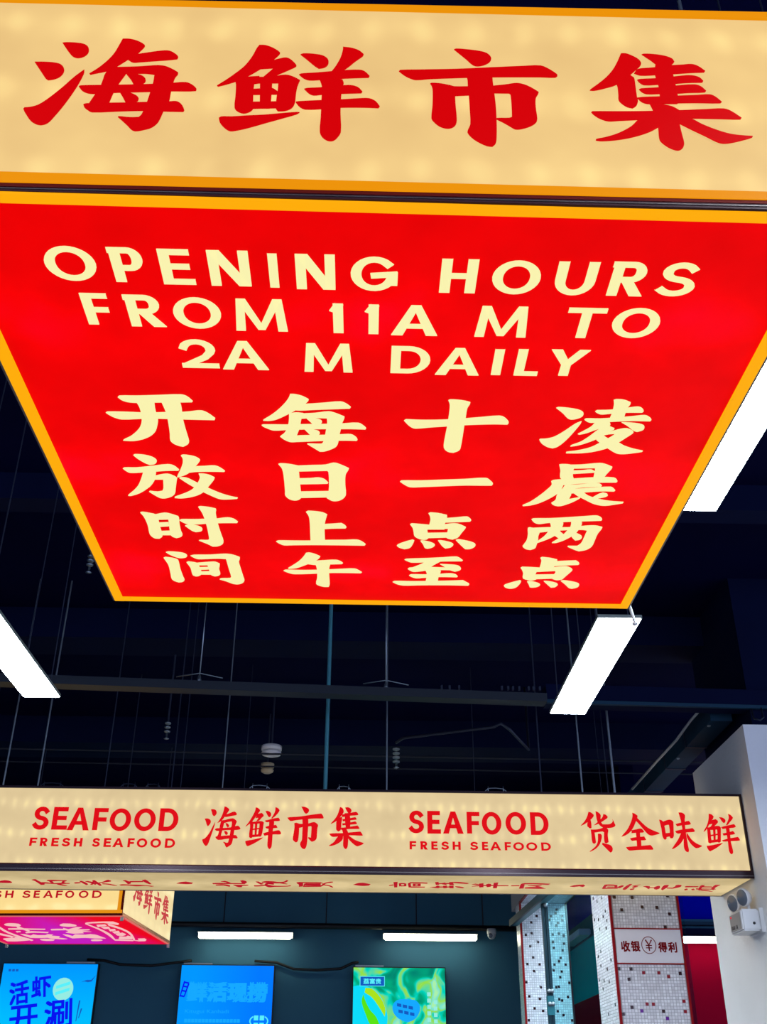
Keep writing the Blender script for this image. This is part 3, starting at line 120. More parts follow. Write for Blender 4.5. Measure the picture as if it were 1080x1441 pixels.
# ------------------------------------------------------------------ materials
def lin(c):
    return tuple(((v/255)/12.92 if v <= 10 else (((v/255)+0.055)/1.055)**2.4) for v in c)
def mat(name, rgb, rough=0.6, metal=0.0, spec=0.5, bump=0.0, bscale=60.0, var=0.0, vscale=8.0, raw=False):
    m = bpy.data.materials.new(name); m.use_nodes = True
    nt = m.node_tree; b = nt.nodes['Principled BSDF']
    c = rgb if raw else lin(rgb)
    b.inputs['Base Color'].default_value = (*c, 1)
    b.inputs['Roughness'].default_value = rough
    b.inputs['Metallic'].default_value = metal
    b.inputs['Specular IOR Level'].default_value = spec
    tc = nt.nodes.new('ShaderNodeTexCoord')
    if var > 0:
        n = nt.nodes.new('ShaderNodeTexNoise'); n.inputs['Scale'].default_value = vscale; n.inputs['Detail'].default_value = 4
        nt.links.new(tc.outputs['Object'], n.inputs['Vector'])
        mx = nt.nodes.new('ShaderNodeMix'); mx.data_type = 'RGBA'
        mx.inputs[6].default_value = (*[v*(1-var) for v in c], 1); mx.inputs[7].default_value = (*[min(1, v*(1+var)) for v in c], 1)
        nt.links.new(n.outputs['Fac'], mx.inputs[0]); nt.links.new(mx.outputs[2], b.inputs['Base Color'])
    if bump > 0:
        n2 = nt.nodes.new('ShaderNodeTexNoise'); n2.inputs['Scale'].default_value = bscale; n2.inputs['Detail'].default_value = 5
        nt.links.new(tc.outputs['Object'], n2.inputs['Vector'])
        bp = nt.nodes.new('ShaderNodeBump'); bp.inputs['Strength'].default_value = bump; bp.inputs['Distance'].default_value = 0.01
        nt.links.new(n2.outputs['Fac'], bp.inputs['Height']); nt.links.new(bp.outputs['Normal'], b.inputs['Normal'])
    return m
def glow(name, rgb, k=1.0, base=0.1):
    """a backlit or self-lit surface"""
    m = mat(name, tuple(v*0.22 for v in rgb), rough=0.5, spec=0.04)
    b = m.node_tree.nodes['Principled BSDF']
    b.inputs['Emission Color'].default_value = (*lin(rgb), 1)
    b.inputs['Emission Strength'].default_value = k
    return m
def M(nt, op, a, b=None, c=None):
    n = nt.nodes.new('ShaderNodeMath'); n.operation = op
    for i, v in enumerate((a, b, c)):
        if v is None: continue
        if isinstance(v, (int, float)): n.inputs[i].default_value = v
        else: nt.links.new(v, n.inputs[i])
    return n.outputs[0]
def lightbox(name, dark, mid, hot, axis='Z', pu=0.06, pv=0.17, v0=0.08, amp=1.0):
    """acrylic face with a grid of LED modules glowing through it"""
    m = glow(name, mid); nt = m.node_tree; b = nt.nodes['Principled BSDF']
    tc = nt.nodes.new('ShaderNodeTexCoord'); sp = nt.nodes.new('ShaderNodeSeparateXYZ')
    wn = nt.nodes.new('ShaderNodeTexNoise'); wn.inputs['Scale'].default_value = 5.0
    wv = nt.nodes.new('ShaderNodeVectorMath'); wv.operation = 'MULTIPLY_ADD'; wv.inputs[1].default_value = (0.05, 0.05, 0.05)
    nt.links.new(tc.outputs['Object'], wn.inputs['Vector']); nt.links.new(wn.outputs['Color'], wv.inputs[0]); nt.links.new(tc.outputs['Object'], wv.inputs[2]); nt.links.new(wv.outputs[0], sp.inputs[0])
    u = sp.outputs['X']; v = sp.outputs[axis]
    cu = M(nt, 'COSINE', M(nt, 'MULTIPLY', u, 2*math.pi/pu))
    cv = M(nt, 'COSINE', M(nt, 'MULTIPLY', M(nt, 'SUBTRACT', v, v0), 2*math.pi/pv))
    row = M(nt, 'POWER', M(nt, 'MULTIPLY_ADD', cv, 0.5, 0.5), 3.2)
    dot = M(nt, 'POWER', M(nt, 'MULTIPLY_ADD', cu, 0.5, 0.5), 2.0)
    n = nt.nodes.new('ShaderNodeTexNoise'); n.inputs['Scale'].default_value = 7.0; n.inputs['Detail'].default_value = 2
    nt.links.new(tc.outputs['Object'], n.inputs['Vector'])
    spot = M(nt, 'MULTIPLY', row, M(nt, 'MULTIPLY_ADD', dot, 0.75, 0.25))
    spot = M(nt, 'MULTIPLY', spot, M(nt, 'MULTIPLY_ADD', n.outputs['Fac'], 2.0, -0.1))
    fac = M(nt, 'MULTIPLY_ADD', spot, amp, M(nt, 'MULTIPLY_ADD', n.outputs['Fac'], 0.5, 0.0))
    r = nt.nodes.new('ShaderNodeValToRGB')
    r.color_ramp.elements[0].position = 0.1; r.color_ramp.elements[0].color = (*lin(dark), 1)
    r.color_ramp.elements[1].position = 0.95; r.color_ramp.elements[1].color = (*lin(hot), 1)
    e = r.color_ramp.elements.new(0.45); e.color = (*lin(mid), 1)
    nt.links.new(fac, r.inputs[0]); nt.links.new(r.outputs[0], b.inputs['Emission Color'])
    return m

M_face1 = lightbox('cream_acrylic_front', (228, 188, 122), (246, 208, 136), (255, 226, 148), pu=0.085, amp=0.44)
M_face2 = lightbox('cream_acrylic_long', (216, 192, 146), (232, 208, 158), (255, 232, 168), pu=0.075, pv=0.175, v0=0.075, amp=0.5)
M_under2 = lightbox('cream_acrylic_under', (188, 166, 118), (208, 186, 136), (224, 200, 148), axis='Y', pu=0.5, pv=0.6)
M_face3 = lightbox('cream_acrylic_small', (248, 216, 142), (254, 224, 150), (255, 236, 166), pu=0.2)
M_side3 = lightbox('cream_acrylic_side', (236, 214, 160), (246, 224, 168), (255, 238, 184), pu=0.2)
M_redpanel = lightbox('red_acrylic', (226, 0, 0), (250, 0, 2), (255, 0, 26), axis='Y', pu=0.6, pv=0.5, amp=0.5)
M_redvinyl = glow('red_vinyl', (212, 0, 4))
M_redvinyl2 = glow('red_vinyl_bright', (222, 8, 18))
M_redvinyl3 = glow('red_vinyl_dim', (186, 16, 34))
M_redvinyl4 = glow('red_vinyl_faded', (196, 60, 66))
M_cream = glow('cream_vinyl', (249, 242, 174))
M_pink = glow('pink_white_print', (246, 190, 188))
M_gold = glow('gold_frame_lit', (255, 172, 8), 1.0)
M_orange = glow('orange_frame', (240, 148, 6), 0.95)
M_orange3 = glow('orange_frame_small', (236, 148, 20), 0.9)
M_maroon = mat('dark_maroon_trim', (92, 16, 10), 0.6, 0.0, spec=0.08)
M_seam = mat('seam_black_red', (54, 20, 26), 0.5, 0.0, spec=0.25)
M_darktrim = mat('dark_bronze_trim', (44, 26, 34), 0.3, 0.6)
M_graytrim = mat('brushed_trim', (120, 112, 108), 0.4, 0.7)
M_house = mat('sign_housing', (40, 34, 40), 0.5, 0.4)
M_lampbody = mat('lamp_body', (150, 160, 150), 0.4, 0.5)
M_rod = mat('galvanised_steel', (150, 160, 165), 0.35, 0.85)
M_rodteal = mat('teal_painted_conduit', (70, 140, 150), 0.45, 0.2)
M_darkrod = mat('dim_steel', (52, 58, 74), 0.5, 0.7)
M_ceiling = mat('navy_ceiling', (0.0004, 0.001, 0.022), 0.9, spec=0.05, raw=True, var=0.5, vscale=0.8)
M_beam = mat('navy_beam', (0.0006, 0.003, 0.024), 0.75, spec=0.08, raw=True, var=0.3, vscale=2)
M_tealbeam = mat('dark_teal_duct', (22, 54, 74), 0.6, 0.0, spec=0.15, var=0.3, vscale=3)
M_tray = mat('dark_slate_metal', (26, 34, 44), 0.5, 0.2)
M_dimpipe = mat('dark_pipe', (30, 34, 46), 0.6, 0.3)
M_black = mat('black_plastic', (12, 12, 16), 0.5)
M_plaster = mat('white_plaster', (0.80, 0.79, 0.77), 0.85, raw=True, bump=0.25, bscale=40, var=0.06, vscale=3)
M_wall = mat('slate_blue_paint', (0.048, 0.155, 0.24), 0.8, spec=0.08, raw=True, var=0.15, vscale=1.2)
M_floor = mat('grey_floor', (120, 122, 128), 0.4, var=0.1)
M_redwall = mat('crimson_paint', (0.30, 0.002, 0.02), 0.7, spec=0.0, raw=True)
M_tealwall = mat('teal_paint', (0.0, 0.55, 0.66), 0.7, spec=0.0, raw=True)
M_bluewall = mat('royal_blue_paint', (0.0, 0.004, 0.42), 0.7, spec=0.0, raw=True)
M_whiteplastic = mat('white_plastic', (222, 220, 218), 0.35)
M_beigeplastic = mat('beige_plastic', (196, 176, 140), 0.45)
M_cable = mat('white_cable', (190, 190, 186), 0.5)
M_brick = mat('mosaic_grout', (176, 174, 178), 0.9, spec=0.1)
M_redtrim = mat('red_edge_trim', (150, 2, 12), 0.5, spec=0.15)
M_whitepanel = mat('white_sign_board', (238, 234, 238), 0.4)
M_accent = mat('maroon_tile', (52, 6, 20), 0.25)
M_accentred = mat('red_tile', (150, 14, 34), 0.25)
M_accentviolet = mat('violet_tile', (110, 20, 150), 0.25)
M_signred = mat('red_print', (128, 4, 16), 0.6, spec=0.1)
M_lens = mat('lamp_reflector_glass', (120, 128, 140), 0.15, 0.3)
M_lensclear = mat('clear_cover', (176, 172, 170), 0.2, 0.1)
M_ledred = glow('indicator_red', (230, 40, 60))
M_lampface = glow('led_panel', (250, 253, 255), LAMP)
_e = M_lampface.node_tree.nodes['Principled BSDF']; _e.inputs['Emission Color'].default_value = (0.78, 0.90, 1.0, 1)
M_tube = glow('wall_tube', (255, 255, 226), TUBE)
M_tubecool = M_tube.copy(); M_tubecool.name = 'wall_tube_cool'
# mosaic: each tile gets its own tone
def mosaic_mat(name, lo, mid, hi):
    m = mat(name, mid, 0.22, spec=0.6); nt = m.node_tree; b = nt.nodes['Principled BSDF']
    g = nt.nodes.new('ShaderNodeNewGeometry'); r = nt.nodes.new('ShaderNodeValToRGB')
    r.color_ramp.elements[0].color = (*lin(lo), 1); r.color_ramp.elements[1].color = (*lin(hi), 1)
    e = r.color_ramp.elements.new(0.6); e.color = (*lin(mid), 1)
    nt.links.new(g.outputs['Random Per Island'], r.inputs[0]); nt.links.new(r.outputs[0], b.inputs['Base Color'])
    return m
M_tile = mosaic_mat('white_mosaic', (220, 218, 222), (236, 234, 238), (252, 252, 255))
def glass_mat(name, tint):
    m = bpy.data.materials.new(name); m.use_nodes = True; nt = m.node_tree
    for n in list(nt.nodes): nt.nodes.remove(n)
    out = nt.nodes.new('ShaderNodeOutputMaterial'); t = nt.nodes.new('ShaderNodeBsdfTransparent'); g = nt.nodes.new('ShaderNodeBsdfGlossy')
    t.inputs[0].default_value = (*tint, 1); g.inputs['Roughness'].default_value = 0.05
    f = nt.nodes.new('ShaderNodeFresnel'); f.inputs[0].default_value = 1.45
    mx = nt.nodes.new('ShaderNodeMixShader')
    nt.links.new(M(nt, 'MULTIPLY', f.outputs[0], 0.15), mx.inputs[0]); nt.links.new(t.outputs[0], mx.inputs[1]); nt.links.new(g.outputs[0], mx.inputs[2]); nt.links.new(mx.outputs[0], out.inputs[0])
    return m
M_glass = glass_mat('tinted_glass', (0.62, 0.88, 0.90))

# ------------------------------------------------------------------ building helpers
class Plane:
    """a panel's plane: origin, right, up and outward normal in the world"""
    def __init__(s, o, ex, ey):
        s.o = Vector((o[0], o[1], o[2]+EYE)); s.ex = Vector(ex).normalized(); s.ey = Vector(ey).normalized(); s.n = s.ex.cross(s.ey)
    def p(s, u, v, d=0.0): return s.o + s.ex*u + s.ey*v + s.n*d
WORLD = Plane((0, 0, 0), (1, 0, 0), (0, 0, 1)); WORLD.o = Vector((0, 0, 0))

def thing(name, label, cat, loc, group=None):
    o = bpy.data.objects.new(name, None); COL.objects.link(o)
    o.location = loc; o.empty_display_size = 0.1
    o['label'] = label; o['category'] = cat
    if group: o['group'] = group
    return o
def origin(parent):
    v = Vector((0, 0, 0))
    while parent is not None:
        v = v + Vector(parent.location); parent = parent.parent
    return v
def obj(name, bm, m, parent=None, label=None, kind=None, cat=None, group=None, smooth=False, loc=None):
    off = origin(parent)
    loc = Vector(loc) - off if loc is not None else Vector((0, 0, 0))
    bmesh.ops.translate(bm, verts=bm.verts, vec=-(off+loc))
    me = bpy.data.meshes.new(name)
    bm.normal_update(); bm.to_mesh(me); bm.free()
    for x in (m if isinstance(m, (list, tuple)) else [m]): me.materials.append(x)
    if smooth:
        for p in me.polygons: p.use_smooth = True
    o = bpy.data.objects.new(name, me); COL.objects.link(o)
    o.location = loc
    if parent: o.parent = parent
    if label: o['label'] = label
    if kind: o['kind'] = kind
    if cat: o['category'] = cat
    if group: o['group'] = group
    return o
def hexa(bm, pts, mi=0):
    vs = [bm.verts.new(p) for p in pts]
    for f in ((3, 2, 1, 0), (4, 5, 6, 7), (0, 1, 5, 4), (1, 2, 6, 5), (2, 3, 7, 6), (3, 0, 4, 7)):
        fc = bm.faces.new([vs[i] for i in f]); fc.material_index = mi
def slab(bm, pl, u0, u1, v0, v1, d0, d1, mi=0):
    hexa(bm, [pl.p(u0, v0, d0), pl.p(u1, v0, d0), pl.p(u1, v1, d0), pl.p(u0, v1, d0), pl.p(u0, v0, d1), pl.p(u1, v0, d1), pl.p(u1, v1, d1), pl.p(u0, v1, d1)], mi)
def quadslab(bm, pl, q, d0, d1):
    hexa(bm, [pl.p(*c, d0) for c in q]+[pl.p(*c, d1) for c in q])
def box(bm, x0, x1, y0, y1, z0, z1, bev=0.0):
    b2 = bmesh.new()
    hexa(b2, [Vector(p) for p in ((x0, y0, z0), (x1, y0, z0), (x1, y1, z0), (x0, y1, z0), (x0, y0, z1), (x1, y0, z1), (x1, y1, z1), (x0, y1, z1))])
    if bev > 0:
        bmesh.ops.bevel(b2, geom=b2.edges[:], offset=bev, segments=2, affect='EDGES')
    merge(bm, b2)
def merge(bm, b2):
    me = bpy.data.meshes.new('tmp'); b2.to_mesh(me); b2.free(); bm.from_mesh(me); bpy.data.meshes.remove(me)
def one(fn, *a, **k):
    bm = bmesh.new(); fn(bm, *a, **k); return bm
def tube(bm, pts, r, seg=8):
    pts = [Vector(p) for p in pts]; rings = []
    for i, p in enumerate(pts):
        d = ((pts[min(i+1, len(pts)-1)]-p).normalized() + (p-pts[max(i-1, 0)]).normalized()) if 0 < i < len(pts)-1 else (pts[1]-pts[0] if i == 0 else pts[-1]-pts[-2])
        d.normalize()
        a = d.orthogonal().normalized() if i == 0 else (rings_a - d*rings_a.dot(d)).normalized()
        rings_a = a; b = d.cross(a)
        rr = r[i] if isinstance(r, (list, tuple)) else r
        rings.append([bm.verts.new(p + (a*math.cos(t)+b*math.sin(t))*rr) for t in [2*math.pi*k/seg for k in range(seg)]])
    for A, B in zip(rings, rings[1:]):
        for k in range(seg): bm.faces.new((A[k], A[(k+1) % seg], B[(k+1) % seg], B[k]))
    bm.faces.new(rings[0][::-1]); bm.faces.new(rings[-1])
def lathe(bm, c, axis, prof, seg=24):
    """prof: (radius, distance along axis)"""
    c = Vector(c); ax = Vector(axis).normalized(); a = ax.orthogonal().normalized(); b = ax.cross(a); rings = []
    for r, h in prof:
        rings.append([bm.verts.new(c + ax*h + (a*math.cos(2*math.pi*k/seg)+b*math.sin(2*math.pi*k/seg))*max(r, 1e-4)) for k in range(seg)])
    for A, B in zip(rings, rings[1:]):
        for k in range(seg): bm.faces.new((A[k], A[(k+1) % seg], B[(k+1) % seg], B[k]))
    bm.faces.new(rings[0][::-1]); bm.faces.new(rings[-1])
def smooth_poly(pts, n=3, sharp=52):
    """rounds the gentle corners of an outline and keeps the sharp ones"""
    m = len(pts)
    if m < 5: return pts
    P = [Vector(p) for p in pts]; corner = []
    for i in range(m):
        a = P[i]-P[i-1]; b = P[(i+1) % m]-P[i]
        corner.append(a.length < 1e-9 or b.length < 1e-9 or math.degrees(a.angle(b)) > sharp)
    out = []
    for i in range(m):
        p0, p1, p2, p3 = P[i-1], P[i], P[(i+1) % m], P[(i+2) % m]
        L = (p2-p1).length
        t1 = (p2-p1) if corner[i] else (p2-p0).normalized()*L
        t2 = (p2-p1) if corner[(i+1) % m] else (p3-p1).normalized()*L
        out.append((p1.x, p1.y))
        if corner[i] and corner[(i+1) % m]: continue
        for k in range(1, n):
            t = k/n; t_2 = t*t; t_3 = t_2*t
            q = p1*(2*t_3-3*t_2+1) + t1*(t_3-2*t_2+t) + p2*(3*t_2-2*t_3) + t2*(t_3-t_2)
            out.append((q.x, q.y))
    return out
def prism(bm, pl, pts, d0, d1):
    ar = sum(pts[i-1][0]*pts[i][1]-pts[i][0]*pts[i-1][1] for i in range(len(pts)))
    if ar < 0: pts = pts[::-1]
    lo = [bm.verts.new(pl.p(u, v, d0)) for u, v in pts]; hi = [bm.verts.new(pl.p(u, v, d1)) for u, v in pts]
    bm.faces.new(hi)
    for i in range(len(pts)):
        bm.faces.new((lo[i-1], lo[i], hi[i], hi[i-1]))
def parse(s):
    return [[tuple(int(t)/10000 for t in a.split(',')) for a in poly.split()] for poly in s.split('|')]
def glyph(name, data, pl, m, parent, d=0.003, th=0.0015, xf=None):
    bm = bmesh.new()
    for i, poly in enumerate(parse(data)):
        if xf: poly = [xf(*p) for p in poly]
        prism(bm, pl, smooth_poly(poly), d, d+th+i*0.00004)
    return obj(name, bm, m, parent)
# --- latin capitals drawn with a flat pen: stem width tx, bar height ty
def arc(cx, cy, rx, ry, a0, a1, n=12):
    return [(cx+rx*math.cos(math.radians(a0+(a1-a0)*i/n)), cy+ry*math.sin(math.radians(a0+(a1-a0)*i/n))) for i in range(n+1)]
PEN = {
 'A': [],
 'D': [[(0, 0), (0, 1)], [(0, 1), (.38, 1)]+arc(.42, .5, .58, .5, 90, -90, 14)+[(.38, 0), (0, 0)]],
 'E': [[(0, 0), (0, 1)], [(0, 1), (.92, 1)], [(0, .52), (.85, .52)], [(0, 0), (1, 0)]],
 'F': [[(0, 0), (0, 1)], [(0, 1), (1, 1)], [(0, .48), (.9, .48)]],
 'G': [arc(.5, .5, .5, .5, 42, 360, 26), [(1, .5), (.55, .45)], [(1, .5), (1, .2)]],
 'H': [[(0, 0), (0, 1)], [(1, 0), (1, 1)], [(0, .5), (1, .5)]],
 'I': [[(.5, 0), (.5, 1)]],
 'L': [[(0, 0), (0, 1)], [(0, 0), (1, 0)]],
 'M': [],
 'N': [],
 'O': [arc(.5, .5, .5, .5, 0, 360, 32)],
 'P': [[(.06, 0), (.06, 1)], [(0, 1), (.6, 1)]+arc(.62, .7, .38, .3, 90, -90, 12)+[(.6, .4), (.06, .4)]],
 'R': [[(.06, 0), (.06, 1)], [(0, 1), (.55, 1)]+arc(.56, .74, .34, .26, 90, -90, 12)+[(.55, .48), (.06, .48)]],
 'S': [arc(.52, .755, .44, .245, 28, 255, 14)+arc(.48, .25, .50, .25, 75, -152, 16)],
 'T': [[(.5, 0), (.5, 1)], [(0, 1), (1, 1)]],
 'U': [[(0, 1), (0, .42)]+arc(.5, .42, .5, .42, 180, 360, 14)+[(1, .42), (1, 1)]],
 'Y': [],
 '1': [[(.8, 0), (.75, 1)], [(.05, .82), (.72, 1)]],
 '2': [arc(.46, .68, .48, .32, 165, -20, 12)+[(.7, .36), (.05, .02)], [(0, 0), (1, 0)]],
}
def letter(ch, x0, x1, y0, y1, tx, ty, pl, m, parent, d=0.003, th=0.0015):
    bm = bmesh.new(); w, h = x1-x0-tx, y1-y0-ty
    def mp(p): return (x0+tx/2+p[0]*w, y0+ty/2+p[1]*h)
    def cl(p): return (min(max(p[0], x0), x1), min(max(p[1], y0), y1))
    lay = 0; W, H, cx = x1-x0, y1-y0, (x0+x1)/2
    def flat(*pts):
        prism(bm, pl, [cl(p) for p in pts], d, d+th+0.0003)
    if ch == 'A':
        s = 1.15*tx
        flat((x0, y0), (x0+s, y0), (cx+.30*s, y1), (cx-.42*s, y1)); flat((x1-s, y0), (x1, y0), (cx+.42*s, y1), (cx-.30*s, y1)); flat((x0+.26*W, y0+.24*H), (x1-.26*W, y0+.24*H), (x1-.30*W, y0+.24*H+ty*.9), (x0+.30*W, y0+.24*H+ty*.9))
    if ch == 'M':
        flat((x0, y0), (x0+.95*tx, y0), (x0+.07*W+.8*tx, y1), (x0+.07*W, y1)); flat((x1-.95*tx, y0), (x1, y0), (x1-.07*W, y1), (x1-.07*W-.8*tx, y1))
        flat((x0+.07*W, y1), (x0+.07*W+.9*tx, y1), (cx+.35*tx, y0+.04*H), (cx-.35*tx, y0+.04*H)); flat((x1-.07*W-.9*tx, y1), (x1-.07*W, y1), (cx+.35*tx, y0+.04*H), (cx-.35*tx, y0+.04*H))
    if ch == 'N':
        flat((x0, y0), (x0+.95*tx, y0), (x0+.95*tx, y1), (x0, y1)); flat((x1-.95*tx, y0), (x1, y0), (x1, y1), (x1-.95*tx, y1)); flat((x0, y1), (x0+1.15*tx, y1), (x1, y0), (x1-1.15*tx, y0))
    if ch == 'Y':
        m_ = x0+.47*W; flat((x0, y1), (x0+1.15*tx, y1), (m_+.5*tx, y0+.42*H), (m_-.5*tx, y0+.42*H)); flat((x1-1.1*tx, y1), (x1, y1), (m_+.5*tx, y0+.42*H), (m_-.5*tx, y0+.42*H)); flat((m_-.52*tx, y0), (m_+.5*tx, y0), (m_+.5*tx, y0+.43*H), (m_-.5*tx, y0+.43*H))
    if ch == 'R':
        flat((x0+.32*W, y0+.45*H), (x0+.32*W+1.15*tx, y0+.45*H), (x1, y0), (x1-1.25*tx, y0))
    for st in PEN[ch]:
        pts = [mp(p) for p in st]
        q = [pts[0]]
        for p in pts[1:]:
            if math.hypot(p[0]-q[-1][0], p[1]-q[-1][1]) > 1e-6: q.append(p)
        pts = q
        closed = ch == 'O'
        L, Rr = [], []
        n = len(pts)
        for i in range(n):
            a = pts[i-1] if i else (pts[-2] if closed else None); b = pts[i+1] if i < n-1 else (pts[1] if closed else None)
            dx = (b[0] if b else pts[i][0])-(a[0] if a else pts[i][0]); dy = (b[1] if b else pts[i][1])-(a[1] if a else pts[i][1])
            l = math.hypot(dx, dy); dx /= l; dy /= l
            nx, ny = -dy, dx
            e = 1.0/math.sqrt((nx/(tx/2))**2+(ny/(ty/2))**2) if n == 2 or True else 0
            px, py = pts[i]
            if not closed and i == 0: px -= dx*(tx/2 if abs(dx) > .7 else ty/2); py -= dy*ty/2
            if not closed and i == n-1: px += dx*(tx/2 if abs(dx) > .7 else ty/2); py += dy*ty/2
            L.append(cl((px+nx*e, py+ny*e))); Rr.append(cl((px-nx*e, py-ny*e)))
        for i in range(n-1):
            quad = [Rr[i], Rr[i+1], L[i+1], L[i]]
            ar = sum(quad[j-1][0]*quad[j][1]-quad[j][0]*quad[j-1][1] for j in range(4))
            if abs(ar) < 1e-10: continue
            vs = [bm.verts.new(pl.p(u, v, d+th+lay*0.00004)) for u, v in quad]
            if ar < 0: vs = vs[::-1]
            bm.faces.new(vs)
        for side in (L, Rr):
            for i in range(n-1):
                bm.faces.new([bm.verts.new(pl.p(*side[i], d)), bm.verts.new(pl.p(*side[i+1], d)), bm.verts.new(pl.p(*side[i+1], d+th)), bm.verts.new(pl.p(*side[i], d+th))])
        lay += 1
    return obj('letter', bm, m, parent)
def font_mesh(body, bold=0.0):
    c = bpy.data.curves.new('words', 'FONT'); c.body = body; c.offset = bold; c.resolution_u = 3
    o = bpy.data.objects.new('words', c); COL.objects.link(o)
    bpy.context.view_layer.update()
    me = bpy.data.meshes.new_from_object(o.evaluated_get(bpy.context.evaluated_depsgraph_get()))
    bpy.data.objects.remove(o, do_unlink=True); bpy.data.curves.remove(c)
    return me
def words(name, body, pl, u0, u1, v0, v1, m, parent, bold=0.02, d=0.003, rot=0.0, shear=0.0):
    me = font_mesh(body, 0.0)
    xs = [v.co.x for v in me.vertices]; ys = [v.co.y for v in me.vertices]
    bm = bmesh.new(); tmp = bmesh.new(); tmp.from_mesh(me)
    # a heavier weight: the same outlines laid over one another, a touch apart
    for k, (ox, oy) in enumerate(((0, 0),) if bold <= 0 else ((-1, -1), (1, -1), (1, 1), (-1, 1), (0, 0))):
        c2 = tmp.copy()
        for v in c2.verts: v.co = Vector((v.co.x+ox*bold, v.co.y+oy*bold, k*0.0001))
        merge(bm, c2)
    tmp.free(); bpy.data.meshes.remove(me)
    xs = [v.co.x for v in bm.verts]; ys = [v.co.y for v in bm.verts]
    cu, cv = (u0+u1)/2, (v0+v1)/2
    for v in bm.verts:
        u = u0+(v.co.x-min(xs))/(max(xs)-min(xs))*(u1-u0)-cu; w = v0+(v.co.y-min(ys))/(max(ys)-min(ys))*(v1-v0)-cv
        u += shear*w
        uu = u*math.cos(rot)-w*math.sin(rot); ww = u*math.sin(rot)+w*math.cos(rot)
        v.co = pl.p(cu+uu, cv+ww, d+v.co.z)
    bmesh.ops.recalc_face_normals(bm, faces=bm.faces[:])
    return obj(name, bm, m, parent)

# ------------------------------------------------------------------ the room
CEIL = EYE+3.15
bm = one(box, -9, 8.5, -4, 14.8, -0.2, 0.0); obj('floor', bm, M_floor, kind='structure')
bm = one(box, -9, 8.5, -4, 14.8, CEIL, CEIL+0.2); obj('ceiling', bm, M_ceiling, kind='structure')
bm = one(box, -9, 2.75, 14.5, 14.7, 0, CEIL); obj('wall_back', bm, M_wall, kind='structure')
bm = one(box, -9.2, -9, -4, 14.8, 0, CEIL); obj('wall_left', bm, M_wall, kind='structure')
# right-hand room: teal and crimson painted side wall, crimson end wall with blue above
w = obj('wall_right', one(box, 2.75, 2.9, 11.0, 14.5, 0, EYE+1.09), M_redwall, kind='structure')
obj('painted_band', one(box, 2.75, 2.9, 11.0, 14.5, EYE+1.09, EYE+1.71), M_tealwall, w)
obj('painted_band', one(box, 2.75, 2.9, 11.0, 14.5, EYE+1.71, EYE+1.95), M_wall, w)
obj('painted_band', one(box, 2.75, 2.9, 11.0, 14.5, EYE+1.95, EYE+2.7), M_bluewall, w)
obj('painted_band', one(box, 2.75, 2.9, 11.0, 14.5, EYE+2.7, CEIL), M_ceiling, w)
w = obj('wall_end', one(box, 2.9, 8.5, 14.5, 14.7, 0, EYE+1.86), M_redwall, kind='structure')
obj('painted_band', one(box, 2.9, 8.5, 14.5, 14.7, EYE+1.86, EYE+2.12), M_wall, w)
obj('painted_band', one(box, 2.9, 8.5, 14.5, 14.7, EYE+2.12, EYE+2.9), M_bluewall, w)
obj('painted_band', one(box, 2.9, 8.5, 14.5, 14.7, EYE+2.9, CEIL), M_ceiling, w)
# dark rails in front of the blue band
for z0, z1, y in ((1.90, 1.98, 14.3), (2.03, 2.07, 14.35)):
    o = obj('ceiling_rail', one(box, 2.95, 8.3, y, y+0.12, EYE+z0, EYE+z1), M_beam if z0 < 2 else M_tealbeam,
            cat='rail', label='%s horizontal rail above the red end wall, %s' % (('dark navy', 'just over the wall lamp') if z0 < 2 else ('slim teal', 'higher against the blue band')))
# ceiling beams
for i, (y, z, dy, dz, lab) in enumerate(((7.1, 2.92, 0.35, 0.22, 'wide dark navy ceiling beam crossing above the long cream sign'),
                                   (5.2, 2.98, 0.16, 0.16, 'narrow dark navy ceiling beam behind the red underside sign'),
                                   (9.6, 2.9, 0.5, 0.25, 'broad dark ceiling beam crossing above the smoke detectors'),
                                   (12.4, 2.7, 0.5, 0.3, 'farthest dark ceiling beam in front of the back wall'))):
    obj('ceiling_beam', one(box, -8.9, 8.4, y, y+dy, EYE+z, CEIL), M_beam, cat='beam', label=lab)
# plastered pillar at the right
obj('trim_1', one(box, 2.404, 3.8, 6.352, 7.47, 0, EYE+2.087), M_plaster, kind='structure')
obj('trim_2', one(box, 2.50, 3.8, 6.44, 7.42, EYE+2.087, CEIL), M_beam, kind='structure')

# ------------------------------------------------------------------ sign 1: square box over the viewer
S1F = Plane((0, 1.162, 1.2), (1, 0, 0), (0, 0, 1))
S1U = Plane((0, 1.162, 1.2), (1, 0, 0), (0, -1, 0))
s1 = thing('square_hanging_sign', 'big square light-box sign overhead, cream front and red underside with opening hours', 'sign', (0.025, 1.90, EYE+1.2))
XL, XR, YF, YB, TOP = -0.680, 0.7325, 1.162, 2.643, 0.464
obj('housing', one(box, XL+0.006, XR-0.006, YF+0.006, YB-0.006, EYE+1.206, EYE+1.2+TOP), M_house, s1)
obj('front_panel', one(slab, S1F, XL+0.01, XR-0.01, 0.034, TOP-0.012, -0.003, 0.002), M_face1, s1, label='cream backlit front face')
obj('side_panel', one(box, XL, XL+0.004, YF+0.02, YB-0.02, EYE+1.23, EYE+1.2+TOP-0.02), M_face1, s1)
obj('side_panel', one(box, XR-0.004, XR, YF+0.02, YB-0.02, EYE+1.23, EYE+1.2+TOP-0.02), M_face1, s1)
obj('back_panel', one(box, XL+0.02, XR-0.02, YB-0.005, YB-0.001, EYE+1.23, EYE+1.2+TOP-0.02), M_face1, s1)
obj('bottom_panel', one(slab, S1U, XL+0.012, XR-0.012, -(YB-YF)+0.012, -0.010, -0.004, 0.001), M_redpanel, s1, label='red backlit underside panel')
